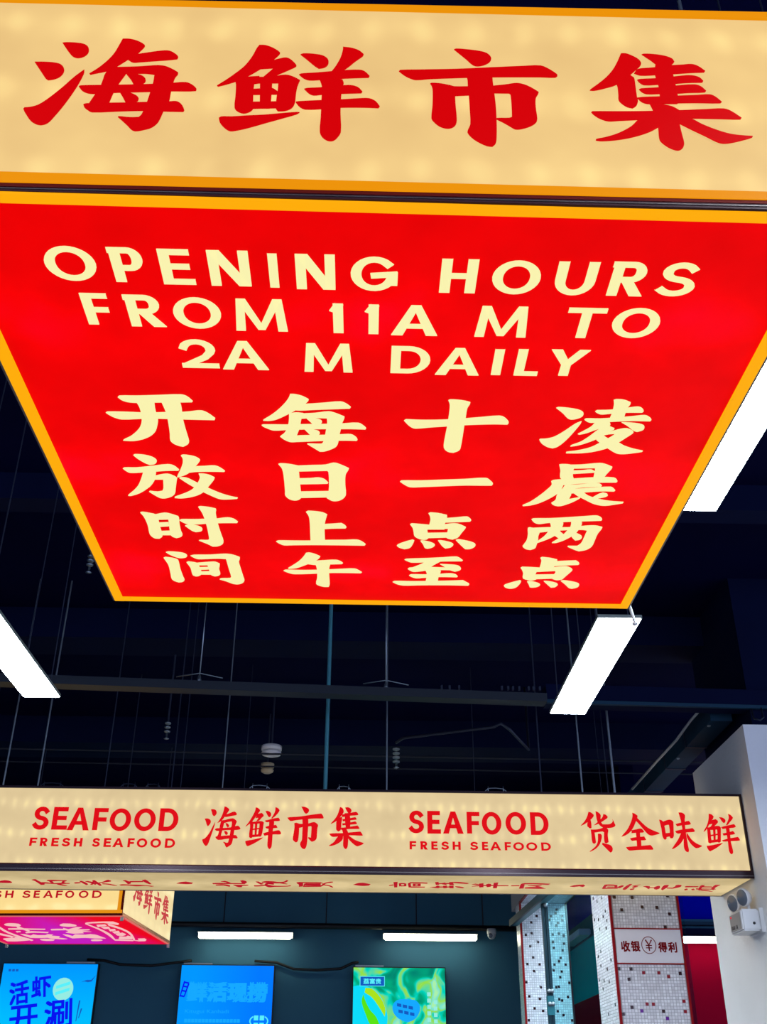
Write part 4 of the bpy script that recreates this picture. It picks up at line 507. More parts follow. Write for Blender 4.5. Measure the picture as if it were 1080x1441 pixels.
# front frame (edges follow the slightly sagging sheet)
obj('front_frame', one(quadslab, S1F, ((XL, 0.0165), (XR, 0.0145), (XR, 0.031), (XL, 0.0385)), -0.002, 0.006), M_orange, s1, label='orange lower frame bar of the front')
obj('front_frame', one(quadslab, S1F, ((XL, TOP-0.016), (XR, TOP-0.012), (XR, TOP+0.007), (XL, TOP-0.006)), -0.002, 0.006), M_orange, s1, label='orange upper frame bar of the front')
for a, b in ((XL, XL+0.02), (XR-0.02, XR)):
    obj('front_frame', one(slab, S1F, a, b, 0.012, TOP, -0.002, 0.0055), M_orange, s1)
obj('seam_strip', one(quadslab, S1F, ((XL, 0.009), (XR, 0.0075), (XR, 0.0145), (XL, 0.0165)), -0.002, 0.004), M_maroon, s1, label='dark maroon seam strip')
obj('seam_strip', one(quadslab, S1F, ((XL, 0.001), (XR, -0.0035), (XR, 0.0075), (XL, 0.009)), -0.002, 0.003), M_seam, s1)
obj('seam_bead', one(quadslab, S1F, ((XL, 0.0045), (XR, 0.0015), (XR, 0.0028), (XL, 0.0058)), 0.003, 0.0045), M_graytrim, s1)
# underside frame
D = YB-YF
obj('bottom_frame', one(quadslab, S1U, ((XL, -0.0165), (XR, -0.0255), (XR, -0.0035), (XL, 0.002)), -0.001, 0.005), M_gold, s1, label='yellow front bar of the underside frame')
obj('bottom_frame', one(slab, S1U, XL, XR, -D, -D+0.021, -0.001, 0.005), M_gold, s1)
obj('bottom_frame', one(slab, S1U, XL, XL+0.024, -D, -0.002, -0.001, 0.0052), M_gold, s1)
obj('bottom_frame', one(slab, S1U, XR-0.023, XR, -D, -0.002, -0.001, 0.0052), M_gold, s1)
obj('edge_strip', one(box, XL-0.005, XL, YF, YB, EYE+1.196, EYE+1.228), M_graytrim, s1, label='thin metal strip along the outer edge')
obj('edge_strip', one(box, XR, XR+0.005, YF, YB, EYE+1.196, EYE+1.228), M_graytrim, s1)
for ch, data in GLYPHS['s1front']: glyph('character', data, S1F, M_redvinyl, s1)
for ch, data in GLYPHS['s1under']: glyph('character', data, S1U, M_cream, s1, d=0.001)
for L in LETTERS['s1under']: letter(L[0], *[v/10000 for v in L[1:]], S1U, M_cream, s1, d=0.001)
bm = bmesh.new(); tube(bm, [(XR-0.01, YB+0.005, EYE+1.235), (XR+0.012, YB+0.02, EYE+1.215), (XR+0.022, YB+0.03, EYE+1.18), (XR+0.024, YB+0.03, EYE+1.165)], 0.0045)
lathe(bm, (XR+0.024, YB+0.03, EYE+1.166), (0, 0, -1), [(0.008, 0), (0.009, 0.004), (0.004, 0.008)], 10)
obj('safety_cord', bm, M_cable, s1, label='short white cord hanging at the back corner', smooth=True)
for x, y in ((XL+0.12, YF+0.15), (XR-0.12, YF+0.15), (XL+0.12, YB-0.15), (XR-0.12, YB-0.15)):
    obj('hanging_rod', one(tube, [(x, y, EYE+1.2+TOP), (x, y, CEIL)], 0.004), M_rod, s1)

# ------------------------------------------------------------------ sign 2: long box across the hall
S2F = Plane((0, 6.578, 1.2), (1, 0, 0), (0, 0, 1))
S2U = Plane((0, 6.578, 1.2), (1, 0, 0), (0, -1, 0))
s2 = thing('long_lightbox_sign', 'long cream light-box sign with red SEAFOOD lettering spanning across the hall', 'sign', (-0.6, 6.9, EYE+1.2))
X0, X1, Y0, Y1, T2 = -4.6, 2.398, 6.578, 7.205, 0.503
PX = 2.420
T2 = 0.5055
def px2(v): return v
obj('housing', one(box, X0+0.01, X1-0.004, Y0+0.01, Y1-0.006, EYE+1.21, EYE+1.2+T2), M_house, s2)
s2f = obj('front_panel', one(slab, S2F, X0+0.02, X1-0.012, 0.042, T2-0.012, 0, 0.003), M_face2, s2, label='cream backlit front face')
obj('bottom_panel', one(slab, S2U, X0+0.02, X1-0.01, -(Y1-Y0)+0.012, -0.028, -0.003, 0.002), M_under2, s2, label='cream underside with red characters')
obj('bottom_trim', one(slab, S2F, X0, X1+0.002, -0.004, 0.036, -0.002, 0.012), M_darktrim, s2, label='dark bronze lower trim')
obj('bottom_trim', one(slab, S2F, X0, X1+0.002, 0.036, 0.0425, -0.002, 0.007), M_maroon, s2)
obj('bottom_trim', one(slab, S2F, X0, X1+0.002, 0.008, 0.012, 0.012, 0.014), M_graytrim, s2, label='thin grey bead')
obj('top_trim', one(slab, S2F, X0, X1+0.002, T2-0.014, T2, -0.002, 0.010), M_darktrim, s2)
obj('end_trim', one(slab, S2F, X1-0.010, X1+0.003, 0.0, T2, -0.002, 0.011), M_darktrim, s2)
obj('rear_trim', one(box, X0, X1, Y1-0.014, Y1, EYE+1.195, EYE+1.222), M_graytrim, s2)
obj('back_panel', one(box, X0+0.02, X1-0.01, Y1-0.006, Y1-0.002, EYE+1.24, EYE+1.2+T2-0.02), M_face2, s2)
for ch, data in GLYPHS['s2front']: glyph('character', data, S2F, M_redvinyl2, s2, d=0.003, th=0.002)
for ch, data in GLYPHS['s2under']: glyph('dot' if ch == 'dot' else 'character', data, S2U, M_redvinyl3, s2, d=0.002, th=0.002)
for L in LETTERS['s2front']: letter(L[0], *[v/10000 for v in L[1:]], S2F, M_redvinyl2, s2, d=0.003, th=0.002)
TOP2 = EYE+1.2+T2
for x, y, r, m in ((-2.235, 6.62, .006, M_rod), (-2.025, 6.64, .006, M_rod), (-1.62, 6.7, .004, M_darkrod), (-1.225, 6.85, .004, M_darkrod), (-1.165, 6.85, .003, M_darkrod), (-0.864, 6.62, .004, M_rod),
                   (-0.219, 6.66, .013, M_rodteal), (0.170, 6.62, .005, M_rod), (1.15, 6.62, .005, M_darkrod), (1.41, 6.62, .006, M_rod),
                   (1.615, 6.62, .008, M_rod), (1.64, 6.9, .004, M_darkrod)):
    obj('hanging_rod', one(tube, [(x, y, TOP2), (x, y, CEIL)], r), m, s2)
for x, w_ in ((-1.93, 0.17), (-1.45, 0.12), (-1.30, 0.11), (-0.63, 0.15), (-0.10, 0.10), (0.86, 0.16)):
    y = 6.62
    bm = one(tube, [(x-w_/2, y, TOP2), (x-w_*0.3, y, TOP2+0.03), (x, y+.02, TOP2+0.038), (x+w_*0.3, y, TOP2+0.028), (x+w_/2, y, TOP2)], 0.0035, 6)
    for k in (-0.3, 0.3): tube(bm, [(x+k*w_, y, TOP2), (x+k*w_, y, TOP2+0.045)], 0.003, 6)
    obj('hook_bracket', bm, M_rod if x > -1 else M_darkrod, s2, smooth=True)

# ------------------------------------------------------------------ sign 3: small square box beyond, turned a little
ang = math.atan2(0.103, 1.5)
E3 = (math.cos(ang), -math.sin(ang), 0); N3 = (math.sin(ang), math.cos(ang), 0)
S3O = (-1.752, 8.303, 1.2)
S3F = Plane(S3O, E3, (0, 0, 1)); S3S = Plane(S3O, N3, (0, 0, 1)); S3U = Plane(S3O, E3, tuple(-v for v in N3))
s3 = thing('far_hanging_sign', 'smaller cream box sign with red and magenta underside hanging behind the long sign', 'sign', (-2.4, 9.1, EYE+1.2))
W3, D3, H3 = 1.44, 1.58, 0.46
obj('housing', one(slab, S3F, -W3+0.006, -0.006, 0.006, H3, -D3+0.006, -0.004), M_house, s3)
obj('front_panel', one(slab, S3F, -W3+0.02, -0.038, 0.040, H3-0.02, -0.003, 0.002), M_face3, s3, label='cream front face')
obj('side_panel', one(slab, S3S, 0.02, D3-0.004, 0.022, H3-0.01, -0.003, 0.002), M_side3, s3, label='cream side face')
obj('side_panel', one(slab, S3F, -W3, -W3+0.004, 0.03, H3-0.02, -D3+0.02, -0.02), M_side3, s3)
obj('back_panel', one(slab, S3F, -W3+0.02, -0.02, 0.03, H3-0.02, -D3, -D3+0.004), M_face3, s3)
for a in ((-W3, 0.0, 0.016, 0.040), (-W3, 0.0, H3-0.02, H3)):
    obj('front_frame', one(slab, S3F, *a, -0.002, 0.008), M_orange3, s3, label='orange frame bar')
for a in ((-0.038, -0.014, 0.016, H3), (-W3, -W3+0.024, 0.016, H3)):
    obj('front_frame', one(slab, S3F, *a, -0.002, 0.0085), M_orange3, s3)
obj('seam_strip', one(slab, S3F, -W3, 0.0, 0.0, 0.016, -0.002, 0.006), M_maroon, s3)
obj('corner_strip', one(slab, S3F, -0.014, 0.003, 0.0, H3, -0.004, 0.004), M_maroon, s3)
obj('side_frame', one(slab, S3S, 0.0, D3, 0.0, 0.022, -0.002, 0.006), mat('tan_frame', (170, 110, 70), 0.5), s3, label='tan lower rail of the side')
# underside: red at the ends, magenta to violet in the middle
mg = glow('red_magenta_print', (232, 0, 30)); nt = mg.node_tree
tc = nt.nodes.new('ShaderNodeTexCoord'); sp = nt.nodes.new('ShaderNodeSeparateXYZ'); nt.links.new(tc.outputs['Object'], sp.inputs[0])
dist = M(nt, 'ABSOLUTE', M(nt, 'SUBTRACT', sp.outputs['X'], -0.02))
sl = M(nt, 'MULTIPLY_ADD', sp.outputs['Y'], -0.25, dist)
r = nt.nodes.new('ShaderNodeValToRGB'); nt.links.new(M(nt, 'MULTIPLY', sl, 1.45), r.inputs[0])
r.color_ramp.elements[0].position = 0.0; r.color_ramp.elements[0].color = (*lin((196, 24, 190)), 1)
r.color_ramp.elements[1].position = 0.85; r.color_ramp.elements[1].color = (*lin((236, 0, 24)), 1)
e = r.color_ramp.elements.new(0.45); e.color = (*lin((214, 10, 128)), 1)
nt.links.new(r.outputs[0], nt.nodes['Principled BSDF'].inputs['Emission Color'])
obj('bottom_panel', one(slab, S3U, -W3+0.012, -0.012, -D3+0.02, -0.012, -0.003, 0.003), mg, s3, label='red and magenta printed underside')
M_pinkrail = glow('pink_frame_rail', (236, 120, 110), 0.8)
obj('bottom_frame', one(slab, S3U, -0.016, 0.002, -D3, 0, -0.001, 0.007), M_pinkrail, s3)
obj('bottom_frame', one(slab, S3U, -W3, -W3+0.016, -D3, 0, -0.001, 0.007), M_pinkrail, s3)
obj('bottom_frame', one(slab, S3U, -W3, 0, -0.014, 0.0, -0.001, 0.006), M_pinkrail, s3)
obj('bottom_frame', one(slab, S3U, -W3, 0, -D3, -D3+0.022, -0.001, 0.006), M_redvinyl3, s3)
for ch, data in GLYPHS['s3under']: glyph('printed_badge' if ch in ('rib', 'e1', 'e2', 'e3', 'e4', 'e5') else 'character', data, S3U, M_pink, s3, d=0.003, th=0.002)
for L in LETTERS['s3front']: letter(L[0], *[v/10000 for v in L[1:]], S3F, M_redvinyl3, s3, d=0.002, th=0.002)
# the four brush characters again on its side, squeezed to the side's letter spaces
for (ch, data), (a, b, lo, hi) in zip(GLYPHS['s1front'], ((0.24, 0.52, 0.135, 0.34), (0.56, 0.84, 0.122, 0.33), (0.88, 1.14, 0.115, 0.335), (1.18, 1.46, 0.122, 0.35))):
    P = [p for poly in parse(data) for p in poly]; ua, ub = min(p[0] for p in P), max(p[0] for p in P); va, vb = min(p[1] for p in P), max(p[1] for p in P)
    glyph('character', data, S3S, M_redvinyl4, s3, d=0.002, th=0.002, xf=lambda u, v: (a+(u-ua)/(ub-ua)*(b-a), lo+(v-va)/(vb-va)*(hi-lo)))
for u, dd in ((-0.004, 0.03), (-0.004, D3-0.01), (-W3+0.006, D3-0.01)):
    obj('corner_foot', one(slab, S3U, u-0.008, u+0.012, -dd, -dd+0.02, 0.005, 0.035), M_rod, s3)
for u, dd in ((-0.12, 0.15), (-0.12, D3-0.15), (-W3+0.12, 0.15), (-W3+0.12, D3-0.15)):
    p = S3F.p(u, H3, -dd)
    obj('hanging_rod', one(tube, [p, (p.x, p.y, CEIL)], 0.004), M_darkrod, s3)

# ------------------------------------------------------------------ hanging LED panels
def led_panel(x, y0, label, z=1.76, rods=True, group=None):
    t = thing('linear_lamp', label, 'lamp', (x, y0+0.6, EYE+z))
    obj('housing', one(box, x-0.093, x+0.093, y0-0.006, y0+1.226, EYE+z+0.001, EYE+z+0.016), M_lampbody, t)
    obj('diffuser', one(box, x-0.089, x+0.089, y0, y0+1.22, EYE+z-0.002, EYE+z+0.004), M_lampface, t, label='glowing white diffuser')
    for dx in ((-0.07, 0.07) if rods else (0.0,)):
        for dy in ((0.12, 1.10) if rods else (0.6,)):
            obj('hanging_rod', one(tube, [(x+dx, y0+dy, EYE+z+0.016), (x+dx*0.9, y0+dy, CEIL)], 0.003, 6), M_darkrod, t)
    return t
led_panel(1.070, 3.995, 'white LED panel lamp hanging below and right of the red sign corner')
led_panel(1.105, 1.855, 'white LED panel lamp passing close along the right edge of the red sign')
led_panel(-1.60, 3.845, 'white LED panel lamp cut off at the left edge of the picture')
for x, y, lab in ((2.14, 8.66, 'added LED panel, hidden above the glass partition, brightening the teal side wall'), (3.85, 9.4, 'added LED panel, hidden behind the pillar, brightening the right-hand room'), (0.9, 7.6, 'added LED panel, hidden behind the long sign, brightening the mosaic columns'), (-0.9, 7.6, 'added LED panel, hidden behind the long sign, as fill right of the far box sign'), (1.1, -0.4, 'unseen LED panel continuing the right row behind the viewer, added as fill'), (-1.60, 1.70, 'unseen LED panel continuing the left row beside the red sign, added as fill'), (-1.60, -0.4, 'unseen LED panel continuing the left row behind the viewer, added as fill'), (3.7, 4.0, 'unseen LED panel added as fill beyond the right edge'), (3.7, 1.86, 'unseen LED panel added as fill right of the viewer, second of its row'), (3.7, -0.4, 'unseen LED panel added as fill far right behind the viewer')):  # extra unseen panels, added as fill for the columns, walls and pillar
    led_panel(x, y, lab, rods=y < 7)

# ------------------------------------------------------------------ ducts, beams, pipes under the ceiling
def slant_bar(bm, a, b, hw, h):
    a = Vector(a); b = Vector(b); d = (b-a).normalized(); s = Vector((d.y, -d.x, 0)).normalized()*hw; up = Vector((0, 0, h))
    hexa(bm, [a-s, b-s, b+s, a+s, a-s+up, b-s+up, b+s+up, a+s+up])
t = thing('cable_tray', 'thin grey-navy cable tray running across under the dark ceiling', 'tray', (0.1, 6.28, EYE+2.215))
obj('channel', one(slant_bar, (-6.1, 5.90, EYE+2.215), (1.174, 6.385, EYE+2.215), 0.05, 0.055), M_tray, t)
for x, y in ((-1.013, 6.24), (0.155, 6.32)):
    bm = one(tube, [(x-0.145, y, EYE+2.31), (x, y, EYE+2.335), (x+0.145, y, EYE+2.305)], 0.0035, 6); tube(bm, [(x, y, EYE+2.27), (x, y, CEIL)], 0.004, 6)
    lathe(bm, (x, y, EYE+2.27), (0, 0, 1), [(0.012, 0), (0.014, 0.02), (0.008, 0.05)], 8)
    obj('hanger', bm, M_rod, t, smooth=True)
for x in (0.50, 0.55, 0.61, 0.88, 0.92, 0.95, 0.99, 1.05, 1.08, 1.12):
    obj('clip', one(box, x, x+0.012, 6.28, 6.30, EYE+2.27, EYE+2.295), M_darkrod, t)
t = thing('cross_duct', 'wide dark teal duct crossing right of the lamp towards the pillar', 'duct', (2.4, 6.48, EYE+2.215))
obj('duct_body', one(slant_bar, (1.174, 6.41, EYE+2.215), (7.2, 6.67, EYE+2.215), 0.066, 0.12), M_beam, t)
obj('flange', one(slant_bar, (1.174, 6.35, EYE+2.209), (7.2, 6.606, EYE+2.209), 0.013, 0.022), M_tealbeam, t)
t = thing('long_duct', 'dark teal duct running back beside the top of the white pillar', 'duct', (2.37, 8.5, EYE+2.2))
obj('duct_body', one(box, 2.298, 2.442, 6.62, 13.5, EYE+2.198, EYE+2.33), M_tealbeam, t)
for y in (7.2, 7.75, 8.4, 9.3): obj('joint_collar', one(box, 2.294, 2.446, y, y+0.02, EYE+2.194, EYE+2.334), M_darkrod, t)
for y in (6.72, 7.48): obj('bolt', one(lathe, (2.315, y, EYE+2.198), (0, 0, -1), [(0.012, 0), (0.012, 0.006), (0.005, 0.01)], 8), M_rod, t)
obj('cable', one(tube, [(2.198, 8.417, EYE+2.215), (2.204, 7.642, EYE+2.221), (2.215, 7.143, EYE+2.226), (2.237, 6.844, EYE+2.270), (2.248, 6.700, EYE+2.281)], 0.009), M_cable, cat='cable', label='white cable running alongside the teal duct near the pillar', smooth=True)
obj('cable', one(tube, [(2.503, 6.423, EYE+2.215), (2.492, 6.379, EYE+2.137), (2.514, 6.335, EYE+2.110), (2.547, 6.357, EYE+2.137), (2.558, 6.401, EYE+2.215)], 0.006), M_darkrod, cat='cable', label='dark cable loop hanging above the white pillar corner', smooth=True)
# bent sprinkler pipe
t = thing('bent_pipe', 'bent thin pipe with a ribbed fitting hanging under the ceiling', 'pipe', (0.3, 8.5, EYE+2.6))
obj('pipe', one(tube, [(0.293, 8.51, EYE+2.60), (0.35, 8.44, EYE+2.62), (1.05, 8.06, EYE+2.6), (1.11, 8.03, EYE+2.62), (1.19, 8.12, EYE+2.6), (1.42, 8.66, EYE+2.6), (1.42, 8.66, CEIL-0.002)], 0.012), M_darkrod, t, smooth=True)
for k in range(4):
    obj('ribbed_ring', one(lathe, (0.296, 8.52, EYE+2.56-k*0.035), (0, 0, -1), [(0.014, 0), (0.030, 0.006), (0.030, 0.016), (0.014, 0.022)], 12), M_rod, t, smooth=True)
obj('sprinkler_tip', one(lathe, (0.296, 8.52, EYE+2.43), (0, 0, -1), [(0.010, 0), (0.012, 0.03), (0.026, 0.034), (0.004, 0.045)], 12), M_rod, t, smooth=True)
def sprinkler(x, y, z, lab):
    t = thing('sprinkler', lab, 'sprinkler', (x, y, z))
    obj('drop_pipe', one(tube, [(x, y, z+0.1), (x, y, CEIL)], 0.007), M_darkrod, t)
    for k in range(3): obj('ribbed_ring', one(lathe, (x, y, z+0.1-k*0.03), (0, 0, -1), [(0.010, 0), (0.022, 0.005), (0.022, 0.014), (0.010, 0.02)], 12), M_rod, t, smooth=True)
    obj('head', one(lathe, (x, y, z+0.01), (0, 0, -1), [(0.008, 0), (0.006, 0.03), (0.02, 0.034), (0.003, 0.04)], 12), M_rod, t, smooth=True)
sprinkler(-1.40, 7.42, EYE+2.30, 'small sprinkler head on a thin drop pipe above the SEAFOOD lettering')
sprinkler(-1.735, 6.0, EYE+2.93, 'small sprinkler head left of the red sign edge')
def detector(x, y, z, r, m, lab):
    t = thing('smoke_detector', lab, 'detector', (x, y, z))
    obj('base', one(lathe, (x, y, z+0.10), (0, 0, -1), [(r, 0), (r, 0.035), (r*0.8, 0.04)]), m, t, smooth=True)
    obj('dome', one(lathe, (x, y, z+0.055), (0, 0, -1), [(r*0.8, 0), (r*0.98, 0.012), (r*0.9, 0.03), (r*0.5, 0.042), (r*0.1, 0.045)]), m, t, smooth=True)
    obj('conduit', one(tube, [(x, y, z+0.1), (x, y, CEIL)], 0.008), M_darkrod, t)
detector(-0.767, 8.92, EYE+2.58, 0.088, M_whiteplastic, 'round white smoke detector under the dark ceiling, upper of the pair')
detector(-0.842, 9.46, EYE+2.58, 0.060, M_beigeplastic, 'small beige smoke detector just above the long sign')
obj('ceiling_conduit', one(tube, [(-4, 8.86, EYE+2.62), (4.0, 8.86, EYE+2.56)], 0.008), M_dimpipe, cat='conduit', label='thin dark conduit running across beside the white smoke detector')
obj('ceiling_conduit', one(tube, [(-4, 9.4, EYE+2.66), (4.0, 9.3, EYE+2.58)], 0.007), M_dimpipe, cat='conduit', label='thin dark conduit crossing behind the beige smoke detector')

# ------------------------------------------------------------------ back wall: conduit, tubes, screens, camera
WB = Plane((0, 14.5, 0), (1, 0, 0), (0, 0, 1))
obj('wall_conduit', one(tube, [(-5.5, 14.2, EYE+1.98), (-2.2, 14.2, EYE+1.955), (2.2, 14.2, EYE+1.94)], 0.035), M_black, cat='conduit', label='thick black conduit across the dark back wall above the tube lights', smooth=True)
for x, lab in ((-1.42, 'bright tube light on the back wall above the middle screen'), (0.93, 'bright tube light on the back wall above the green screen'), (4.42, 'tube light above the red end wall right of the mosaic column')):
    t = thing('tube_light', lab, 'lamp', (x, 14.3, EYE+1.85))
    obj('tube', one(tube, [(x-0.585, 14.25, EYE+1.83), (x-0.57, 14.25, EYE+1.83), (x+0.57, 14.25, EYE+1.83), (x+0.585, 14.25, EYE+1.83)], [0.02, 0.036, 0.036, 0.02], 10), M_tube, t, smooth=True)
    obj('batten', one(box, x-0.6, x+0.6, 14.285, 14.35, EYE+1.815, EYE+1.865), M_whiteplastic, t)
    obj('light_shield', one(box, x-0.6, x+0.6, 14.20, 14.35, EYE+1.868, EYE+1.876), M_whiteplastic, t)  # added shield keeping the tube's light off the wall above
    for s in (-0.5, 0.5): obj('bracket', one(box, x+s-0.02, x+s+0.02, 14.30, 14.5, EYE+1.83, EYE+1.86), M_darkrod, t)
for x, lab in ((-1.7, 'above the left tube light'), (-0.4, 'between the two tube lights'), (0.75, 'above the right tube light'), (1.6, 'beside the dome camera')):
    obj('conduit_hanger', one(tube, [(x, 14.2, EYE+1.97), (x, 14.2, CEIL)], 0.008, 6), M_black, cat='hanger', group='conduit hangers on the back wall', label='black hanger rod of the wall conduit '+lab)
t = thing('dome_camera', 'white dome security camera at the right end of the back wall', 'camera', (1.70, 14.1, EYE+1.9))
obj('mount', one(lathe, (1.70, 14.15, EYE+1.93), (0, 0, -1), [(0.055, 0), (0.06, 0.03), (0.058, 0.06)]), M_whiteplastic, t, smooth=True)
obj('dome', one(lathe, (1.70, 14.15, EYE+1.87), (0, -0.25, -1), [(0.055, 0), (0.05, 0.03), (0.035, 0.055), (0.01, 0.068)]), M_whiteplastic, t, smooth=True)
obj('lens', one(lathe, (1.68, 14.105, EYE+1.845), (-0.3, -0.9, -0.4), [(0.028, 0), (0.028, 0.01), (0.01, 0.014)]), M_lens, t, smooth=True)

def screen(x0, x1, top, face, name, label):
    t = thing(name, label, 'screen', ((x0+x1)/2, 14.4, EYE+top-0.4))
    h = 0.80
    obj('case', one(box, x0-0.012, x1+0.012, 14.39, 14.47, EYE+top-h-0.012, EYE+top+0.012, 0.004), M_black, t)
    obj('display', one(box, x0, x1, 14.382, 14.39, EYE+top-h, EYE+top), face, t, label='lit picture surface')
    obj('wall_mount', one(box, (x0+x1)/2-0.2, (x0+x1)/2+0.2, 14.47, 14.5, EYE+top-0.6, EYE+top-0.2), M_black, t)
    bx = x0+0.02 if name != 'blue_banner_screen' else x1-0.4
    obj('top_bracket', one(box, bx, bx+0.36, 14.40, 14.45, EYE+top+0.012, EYE+top+0.03), M_rod, t)
    return t, Plane((x0, 14.382, top), (1, 0, 0), (0, 0, 1))
def grad(name, c0, c1, axis='Z', lo=-0.4, hi=0.4):
    m = glow(name, c0); nt = m.node_tree
    tc = nt.nodes.new('ShaderNodeTexCoord'); sp = nt.nodes.new('ShaderNodeSeparateXYZ'); nt.links.new(tc.outputs['Object'], sp.inputs[0])
    mr = nt.nodes.new('ShaderNodeMapRange'); mr.inputs[1].default_value = lo; mr.inputs[2].default_value = hi
    nt.links.new(sp.outputs[axis], mr.inputs[0])
    mx = nt.nodes.new('ShaderNodeMix'); mx.data_type = 'RGBA'; mx.inputs[6].default_value = (*lin(c0), 1); mx.inputs[7].default_value = (*lin(c1), 1)
    nt.links.new(mr.outputs[0], mx.inputs[0]); nt.links.new(mx.outputs[2], nt.nodes['Principled BSDF'].inputs['Emission Color'])
    return m
M_deepblue = glow('deep_blue_print', (6, 20, 240)); M_sky = glow('sky_blue_print', (0, 176, 255)); M_cyan = glow('cyan_print', (90, 240, 250))
M_moon = glow('pale_moon_print', (150, 236, 226)); M_dimblue = glow('dim_blue_print', (20, 90, 190)); M_softblue = glow('soft_blue_print', (20, 168, 255))
k = 0.009
# left screen
t, P = screen(-4.435, -3.26, 1.497, grad('blue_gradient_screen', (0, 196, 255), (0, 150, 255)), 'blue_banner_screen', 'blue screen with dark blue slanted characters at the left of the back wall')
words('character', '活', P, 14*k, 41*k, -52*k, -22*k, M_deepblue, t, 0.028, rot=0.16)
words('character', '虾', P, 43*k, 70*k, -43*k, -15*k, M_deepblue, t, 0.028, rot=0.16)
words('character', '开', P, 20*k, 58*k, -87*k, -52*k, M_deepblue, t, 0.02, rot=0.12)
words('character', '涮', P, 66*k, 104*k, -80*k, -45*k, M_deepblue, t, 0.02, rot=0.12)
obj('printed_circle', one(prism, P, arc(87*k, -32*k, 14*k, 14.5*k, 0, 352, 22), 0.001, 0.003), M_moon, t)
for i in range(2): obj('small_print', one(quadslab, P, ((77*k, (-32-i*8)*k), (96*k, (-26-i*8)*k), (96*k, (-22-i*8)*k), (77*k, (-28-i*8)*k)), 0.003, 0.004), M_cyan, t)
for i in range(3): obj('small_print', one(slab, P, (8+i*5)*k, (11.5+i*5)*k, -10*k, -7*k, 0.001, 0.003), M_dimblue, t)
obj('printed_bird', one(prism, P, [(110*k, -23*k), (118*k, -20*k), (124*k, -20*k), (130*k, -14*k), (125*k, -22*k), (120*k, -23*k), (115*k, -22*k)], 0.001, 0.003), M_dimblue, t)
for a, b, c_, d_ in ((110, -72, 113, -46), (113, -68, 117, -56)): obj('printed_reed', one(quadslab, P, ((a*k, b*k), ((a+1)*k, b*k), (c_*k, d_*k), ((c_-2)*k, d_*k)), 0.001, 0.003), M_dimblue, t)
# middle screen
t, P = screen(-2.205, -1.045, 1.497, grad('azure_gradient_screen', (0, 150, 255), (0, 120, 255), 'X'), 'azure_banner_screen', 'bright blue screen with pale blue characters in the middle of the back wall')
words('heading', '鲜活现捞', P, 10*k, 122*k, -47*k, -21*k, M_softblue, t, 0.06)
words('small_print', 'Kitugui Kanhadi', P, 10*k, 70*k, -62*k, -56*k, M_softblue, t, 0.0)
for v, n in ((-70, 16), (-81, 6)):
    for i in range(n): obj('small_print', one(slab, P, (10+i*4.8)*k, (14+i*4.8)*k, (v-2.2)*k, (v+2.2)*k, 0.001, 0.003), M_softblue, t)
def ring(bm, P, cx, cy, rx, ry, w, a0=0, a1=360, n=24, d0=0.001, d1=0.003):
    o = arc(cx, cy, rx, ry, a0, a1, n); i_ = arc(cx, cy, rx-w, ry-w, a0, a1, n)
    for j in range(n): quadslab(bm, P, (i_[j], o[j], o[j+1], i_[j+1]), d0, d1)
obj('printed_ring', one(ring, P, 112*k, -70*k, 13*k, 8*k, 1.6*k, -50, 50), M_cyan, t)
obj('printed_ring', one(ring, P, 112*k, -70*k, 13*k, 8*k, 1.6*k, 130, 230), M_cyan, t)
for a, b in ((105, -66), (113, -66), (105, -75), (113, -75)): obj('small_print', one(slab, P, a*k, (a+6)*k, (b-3)*k, (b+3)*k, 0.001, 0.003), M_cyan, t)
bm = bmesh.new(); quadslab(bm, P, ((0.5*k, -40*k), (2*k, -40.5*k), (7*k, -21*k), (5*k, -20*k)), 0.003, 0.005); quadslab(bm, P, ((6*k, -41*k), (8*k, -40*k), (13*k, -24*k), (11*k, -23*k)), 0.003, 0.005)
for a in (0, 6.5, 12, 17): quadslab(bm, P, (((1+a*.28)*k, (-40+a)*k), ((7+a*.28)*k, (-41+a)*k), ((7.5+a*.28)*k, (-39+a)*k), ((1.5+a*.28)*k, (-38+a)*k)), 0.003, 0.005)
obj('printed_badge', bm, M_deepblue, t)
# right screen: blurred green picture
mp = glow('green_picture', (0, 160, 120)); nt = mp.node_tree
tc = nt.nodes.new('ShaderNodeTexCoord'); n = nt.nodes.new('ShaderNodeTexNoise'); n.inputs['Scale'].default_value = 3.4; n.inputs['Detail'].default_value = 1.5; n.inputs['Distortion'].default_value = 1.2
nt.links.new(tc.outputs['Object'], n.inputs['Vector'])
r = nt.nodes.new('ShaderNodeValToRGB'); nt.links.new(n.outputs['Fac'], r.inputs[0])
r.color_ramp.elements[0].position = 0.30; r.color_ramp.elements[0].color = (*lin((0, 130, 110)), 1)
r.color_ramp.elements[1].position = 0.75; r.color_ramp.elements[1].color = (*lin((170, 240, 170)), 1)
for pos, c_ in ((0.42, (0, 168, 124)), (0.50, (0, 214, 190)), (0.58, (150, 222, 60)), (0.66, (120, 226, 210))):
    e = r.color_ramp.elements.new(pos); e.color = (*lin(c_), 1)
nt.links.new(r.outputs[0], nt.nodes['Principled BSDF'].inputs['Emission Color'])
t, P = screen(-0.04, 1.115, 1.487, mp, 'green_picture_screen', 'screen with a blurred green and cyan picture on the back wall')
M_leafcyan = glow('cyan_shape', (10, 220, 250)); M_leafgreen = glow('lime_shape', (90, 226, 20)); M_leafyellow = glow('yellow_green_shape', (170, 226, 30))
obj('printed_shape', one(prism, P, smooth_poly([(k*a, k*b) for a, b in ((0, -24), (10, -23), (25, -26), (36, -34), (44, -48), (48, -62), (46, -80), (44, -88), (0, -88))]), 0.001, 0.002), M_leafcyan, t)
